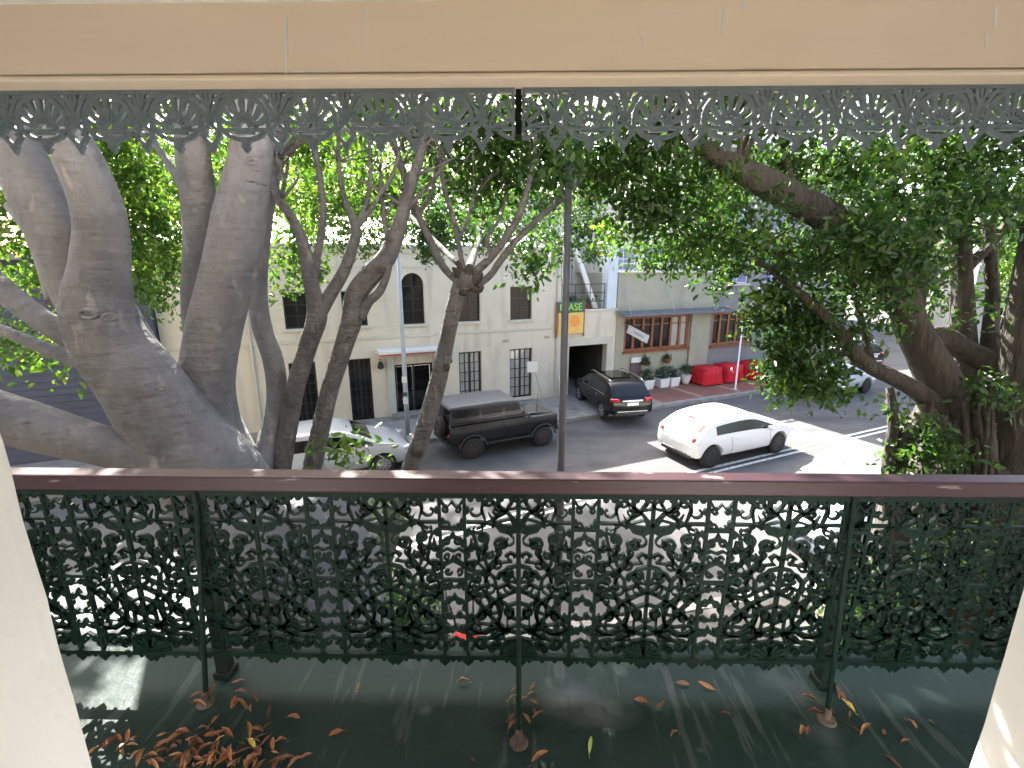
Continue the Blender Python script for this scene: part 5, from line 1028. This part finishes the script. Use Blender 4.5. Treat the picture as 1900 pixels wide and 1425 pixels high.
blobs += [((.8, 8.6, 9.3), (1.2, 1.1, .5), 1500), ((-.1, 6.0, 9.5), (.95, .8, .7), 2600)]  # last clump: unseen, added to shade the wall right of the door
crown(fr_, br, blobs, M['leafB'], .105, 104)
crown(fr_, br, [pxblob(*a) for a in ((1505, 722, 5.9, 62, 18, 1.0), (1440, 545, 6.2, 40, 22, .7), (1290, 470, 6.2, 40, 26, .7), (1150, 430, 6.6, 45, 26, .7), (1400, 440, 6.0, 40, 24, .6), (1360, 330, 5.9, 40, 24, .5), (1640, 300, 6.0, 50, 26, .6))], M['leafA'], .105, 108)
# undergrowth at the foot of the right fig
sb = (5.4, 6.0, FZ)
ug = thing('shrub', 'dark leafy shrub growing round the foot of the right fig', 'shrub', sb)
q = MB(); g = np.random.default_rng(3)
for k in range(14): p = np.array(sb) + (g.uniform(-1, 1.6), g.uniform(-.5, .4), 0); q.tube([p, p + (g.normal() * .1, g.normal() * .1, .6), p + (g.normal() * .2, g.normal() * .2, 1.4)], [.03, .02, .008], 6)
q.build('stem', M['barkR'], ug, True, sb)
o = link('foliage', leaf_mesh('foliage', blob_points([((5.2, 5.9, .9), (.9, .6, .8), 2600), ((6.8, 5.6, 1.1), (1.2, .6, 1.0), 3800), ((4.6, 5.7, .5), (.5, .4, .45), 1200), ((6.0, 5.5, 2.0), (1.0, .5, .6), 2200)], 31) - np.array(sb), .085, M['leafB'], seed=32), ug); o['kind'] = 'stuff'

sb2 = (-1.05, 5.0, FZ); ug = thing('shrub', 'dark leafy shrub between the pale fig trunk and the pollarded tree', 'shrub', sb2); q = MB(); g = np.random.default_rng(13)
for k in range(9): p = np.array(sb2) + (g.uniform(-.6, .5), g.uniform(-.3, .3), 0); q.tube([p, p + (g.normal() * .1, g.normal() * .1, .6), p + (g.normal() * .2, g.normal() * .2, 1.5)], [.03, .02, .008], 6)
q.build('stem', M['barkR'], ug, True, sb2)
o = link('foliage', leaf_mesh('foliage', blob_points([((-1.2, 4.95, .8), (.5, .4, .7), 1600), ((-1.5, 4.7, 1.4), (.45, .35, .6), 1400), ((-.95, 4.9, .5), (.45, .35, .4), 1000)], 33) - np.array(sb2), .095, M['leafB'], seed=34), ug); o['kind'] = 'stuff'

# trees behind the cream building
for i, (x, y, h, r_, lab) in enumerate(((-19, 26, 8.5, 3.2, 'bright leafy tree standing behind the blue building'), (-9, 30, 9.6, 3.6, 'broad green tree behind the left end of the cream roof'), (1, 33, 9.8, 3.4, 'rounded green tree behind the middle of the cream roof'), (9, 31, 9.6, 3.0, 'green tree behind the terrace and rear building'), (30, 28, 8.2, 3.0, 'leafy tree across the intersection behind the right fig'), (-8.5, 26.8, 25, 3.3, 'very tall tree added behind the cream building to dapple the road'))):  # the last, very tall tree is added to dapple the near road
    t = thing('background_tree', lab, 'tree', (x, y, 0), 0, 'trees behind the buildings')
    q = MB(); q.tube([(0, 0, -.1), (.1, 0, h * .4), (-.1, .1, h * .75), (.1, 0, h)], [.3, .24, .14, .04], 10, .06); q.build('trunk', M['barkS'], t, True)
    q = MB(); g = np.random.default_rng(200 + i)
    for k in range(9): a = k * .7; z = h * (.45 + .045 * k); q.tube([(0, 0, z - .6), (r_ * .35 * math.cos(a), r_ * .35 * math.sin(a), z + .1), (r_ * .75 * math.cos(a), r_ * .75 * math.sin(a), z + .7)], [.1, .06, .02], 6)
    q.build('limb', M['barkS'], t, True)
    bb = [((g.normal() * r_ * .45, g.normal() * r_ * .45, h * .78 + g.normal() * r_ * .35), (r_ * .5, r_ * .5, r_ * .38), 900) for k in range(14)]
    o = link('crown', leaf_mesh('crown', blob_points(bb, 300 + i, .28, 22), .22, M['leafA'], seed=310 + i), t); o['kind'] = 'stuff'

# ------------------------------------------------------------------ cafe plants, tables
def plant_at(parent, c, r3, n, ls, mat, seed, name='foliage'):
    o = link(name, leaf_mesh(name, blob_points([(c, r3, n)], seed, .05, 14), ls, mat, droop=.1, seed=seed), parent); o['kind'] = 'stuff'
for i, b in enumerate(BASKETS): plant_at(b, (0, 0, .06), (.22, .18, .16), 220, .09, M['leafC'], 400 + i)
for i, (x, y, kind, lab) in enumerate(((1216, 706, 0, 'white box planter with a clipped shrub, nearest the menu board'), (1218 + 26, 701, 0, 'middle white box planter with a spiky shrub by the cafe wall'), (1262, 697, 0, 'white box planter on the pilaster side of the box row'), (1264 + 1, 690, 1, 'white round flower pot at the foot of the pilaster'))):
    p = [W(14.1, -.42, FZ + .006), W(14.95, -.42, FZ + .006), W(15.55, -.42, FZ + .006), W(16.35, -.42, FZ + .006)][i]
    t = thing('planter', lab, 'planter', p, FANG, 'planters along the cafe wall'); q = MB()
    if kind == 0:
        for z0, z1, w0, w1 in ((0, .4, .22, .26),): q.add([(-w0, -w0, 0), (w0, -w0, 0), (w0, w0, 0), (-w0, w0, 0), (-w1, -w1, .42), (w1, -w1, .42), (w1, w1, .42), (-w1, w1, .42)], [(0, 3, 2, 1), (0, 1, 5, 4), (1, 2, 6, 5), (2, 3, 7, 6), (3, 0, 4, 7), (4, 5, 6, 7)])
        q.build('box', M['white'], t, bevel=.015); q = MB(); q.box(-.23, .23, -.23, .23, .424, .435); q.build('soil', M['void'], t)
    else: q.lathe([(.13, 0), (.17, .1), (.24, .4), (.25, .42), (.21, .42)], 18); q.build('pot', M['white'], t, True)
    q = MB(); q.tube([(0, 0, .4), (0, 0, .9)], [.02, .015], 6, smooth=1); q.build('stem', M['barkS'], t)
    plant_at(t, (0, 0, .66), (.26, .26, .22 + .06 * (i == 1)), 380, .085, M['leafC'], 410 + i)
    if i == 0: plant_at(t, (.0, 0, 1.12), (.14, .14, .13), 160, .06, M['leafC'], 430)
for i, (u_, y_, lab) in enumerate(((17.25, -.72, 'red draped cafe table nearest the pilaster'), (18.6, -.70, 'red draped cafe table in the middle of the row'), (20.2, -.70, 'red draped cafe table furthest along under the foliage'))):
    t = thing('cafe_table', lab, 'table', W(u_, y_, FZ + .006), FANG + R(6 * i), 'red cafe tables on the brick paving')
    q = MB(); q.box(-.46, .46, -.46, .46, .70, .73); q.build('table_top', M['timber'], t)
    for sx in (-1, 1):
        for sy in (-1, 1): q = MB(); q.box(sx * .4 - .025, sx * .4 + .025, sy * .4 - .025, sy * .4 + .025, 0, .70); q.build('leg', M['black'], t)
    q = MB(); n = 64; ring = []
    for k in range(n):                                         # cloth with folds hanging to the ground
        a = 2 * math.pi * k / n; c_, s_ = math.cos(a), math.sin(a); m_ = 1 / max(abs(c_), abs(s_)); ring.append((c_ * min(m_, 1.3), s_ * min(m_, 1.3), .02 * math.sin(a * 14 + i)))
    vs = [(x * .475, y * .475, .745) for x, y, f in ring] + [(x * (.50 + f * .6), y * (.50 + f * .6), .42) for x, y, f in ring] + [(x * (.54 + f * 1.6), y * (.54 + f * 1.6), .06 + f) for x, y, f in ring]
    fs = [tuple(range(n))] + [(j * n + k, j * n + (k + 1) % n, (j + 1) * n + (k + 1) % n, (j + 1) * n + k) for j in range(2) for k in range(n)]
    q.add(vs, fs); q.build('tablecloth', M['red'], t, True); t.scale = (1.08, 1.0, 1.05)
for i, (u_, lab) in enumerate(((10.9, 'dark potted shrub at the stringer foot on the terrace'), (11.7, 'low potted plant on the terrace beside the white pier'))):
    t = thing('terrace_plant', lab, 'plant', W(u_, .75, 3.5), FANG, 'potted plants on the terrace'); q = MB(); q.lathe([(.12, 0), (.17, .3), (.18, .32)], 14); q.build('pot', M['terracotta'], t); plant_at(t, (0, 0, .5), (.3, .25, .2), 300, .1, M['leafC'], 450 + i)

# ------------------------------------------------------------------ fallen leaves on the balcony floor
def dry_leaf(sd):
    g = np.random.default_rng(sd); L, w = g.uniform(.038, .062), g.uniform(.011, .019); curl = g.uniform(.006, .022); q = MB(); n = 6
    vs = []
    for k in range(n):
        t = k / (n - 1); ww = w * math.sin(math.pi * (.06 + .9 * t)) ** .8; z = .004 + curl * math.sin(math.pi * t) * .6 + curl * (2 * t - 1) ** 2 * .4
        vs += [((t - .5) * L, -ww / 2, z + ww * g.uniform(.15, .5)), ((t - .5) * L, 0, z), ((t - .5) * L, ww / 2, z + ww * g.uniform(.15, .5))]
    q.add(vs, [(k * 3 + j, k * 3 + j + 1, (k + 1) * 3 + j + 1, (k + 1) * 3 + j) for k in range(n - 1) for j in range(2)]); q.tube([(L / 2, 0, .005), (L / 2 + .014, .003, .006)], [.0008, .0006], 4, smooth=1); return q
def leaf_colour(sd): 
    g = np.random.default_rng(sd); a = np.array([(.12, .038, .015), (.21, .075, .026), (.27, .12, .05), (.15, .06, .032), (.30, .13, .04)][sd % 5])
    return pmat('dry_leaf_%d' % sd, tuple(a), tuple(a * .6), 40, .6)
LM = [dry_leaf(k).mesh('fallen_leaf', leaf_colour(k), True) for k in range(10)]
YM = [dry_leaf(50 + k).mesh('fallen_leaf', m_, True) for k, m_ in enumerate((pmat('yellow_dry', (.52, .42, .05), (.45, .30, .05), 40, .5), pmat('green_yellow', (.42, .46, .10), (.36, .42, .08), 40, .5)))]
g = np.random.default_rng(77); spots = []
for k in range(110): spots.append((g.normal(400, 85), min(1440, 1425 - abs(g.normal(0, 38))), 'brown dry fig leaf in the drift at the left front of the balcony', 'drift of leaves at the left front'))
for k in range(9): spots.append((g.normal(428, 30), g.uniform(1270, 1340), 'dry leaf trailing up from the left drift towards the stay', 'leaves by the left stay'))
for k in range(12): spots.append((965 + g.choice([-14, 14, 22, 26]) + g.normal(0, 5), g.uniform(1275, 1352), 'orange dry leaf caught round the middle stay foot', 'leaves at the middle stay'))
for (x, y) in ((1500, 1300), (1520, 1310), (1535, 1318), (1550, 1288), (1512, 1330), (1575, 1330), (1490, 1365), (1497, 1358), (1610, 1362), (1585, 1355), (1640, 1360), (1690, 1348), (1725, 1342), (1680, 1380), (1655, 1415), (1562, 1300)):
    spots.append((x, y, 'brown dry leaf in the loose scatter at the right of the floor', 'leaf scatter at the right'))
for (x, y) in ((860, 1272), (1265, 1270), (1310, 1272), (1222, 1310), (1190, 1305), (1255, 1373), (744, 1374), (1000, 1412), (480, 1355), (498, 1352), (545, 1335), (880, 1420), (668, 1280), (1345, 1330)):
    spots.append((x, y, 'lone dry leaf on the open middle of the balcony floor', 'lone leaves on the open floor'))
for i, (x, y, lab, grp) in enumerate(spots):
    p = atZ(x, min(y, 1470), Z0); o = link('fallen_leaf', LM[i % 10], None, (p[0], p[1], Z0 + (.012 * g.random() if i < 110 else .001)), (g.normal(0, .25), g.normal(0, .25), g.uniform(0, 6.28)))
    k_ = g.uniform(.55, 1.15); o.scale = (k_, k_ * g.uniform(.8, 1.2), k_ * g.uniform(.6, 2.0)); tag(o, lab, 'leaf', grp)
for (x, y, m_, lab) in ((1095, 1386, 1, 'yellow green leaf lying alone near the middle of the floor'), (1572, 1312, 0, 'bright yellow leaf among the right scatter of brown leaves'), (468, 1383, 0, 'small yellow leaf in the left drift of brown leaves')):
    p = atZ(x, y, Z0); o = link('fallen_leaf', YM[m_], None, (p[0], p[1], Z0 + .002), (0, .1, g.uniform(0, 6))); tag(o, lab, 'leaf', 'yellow leaves on the floor')
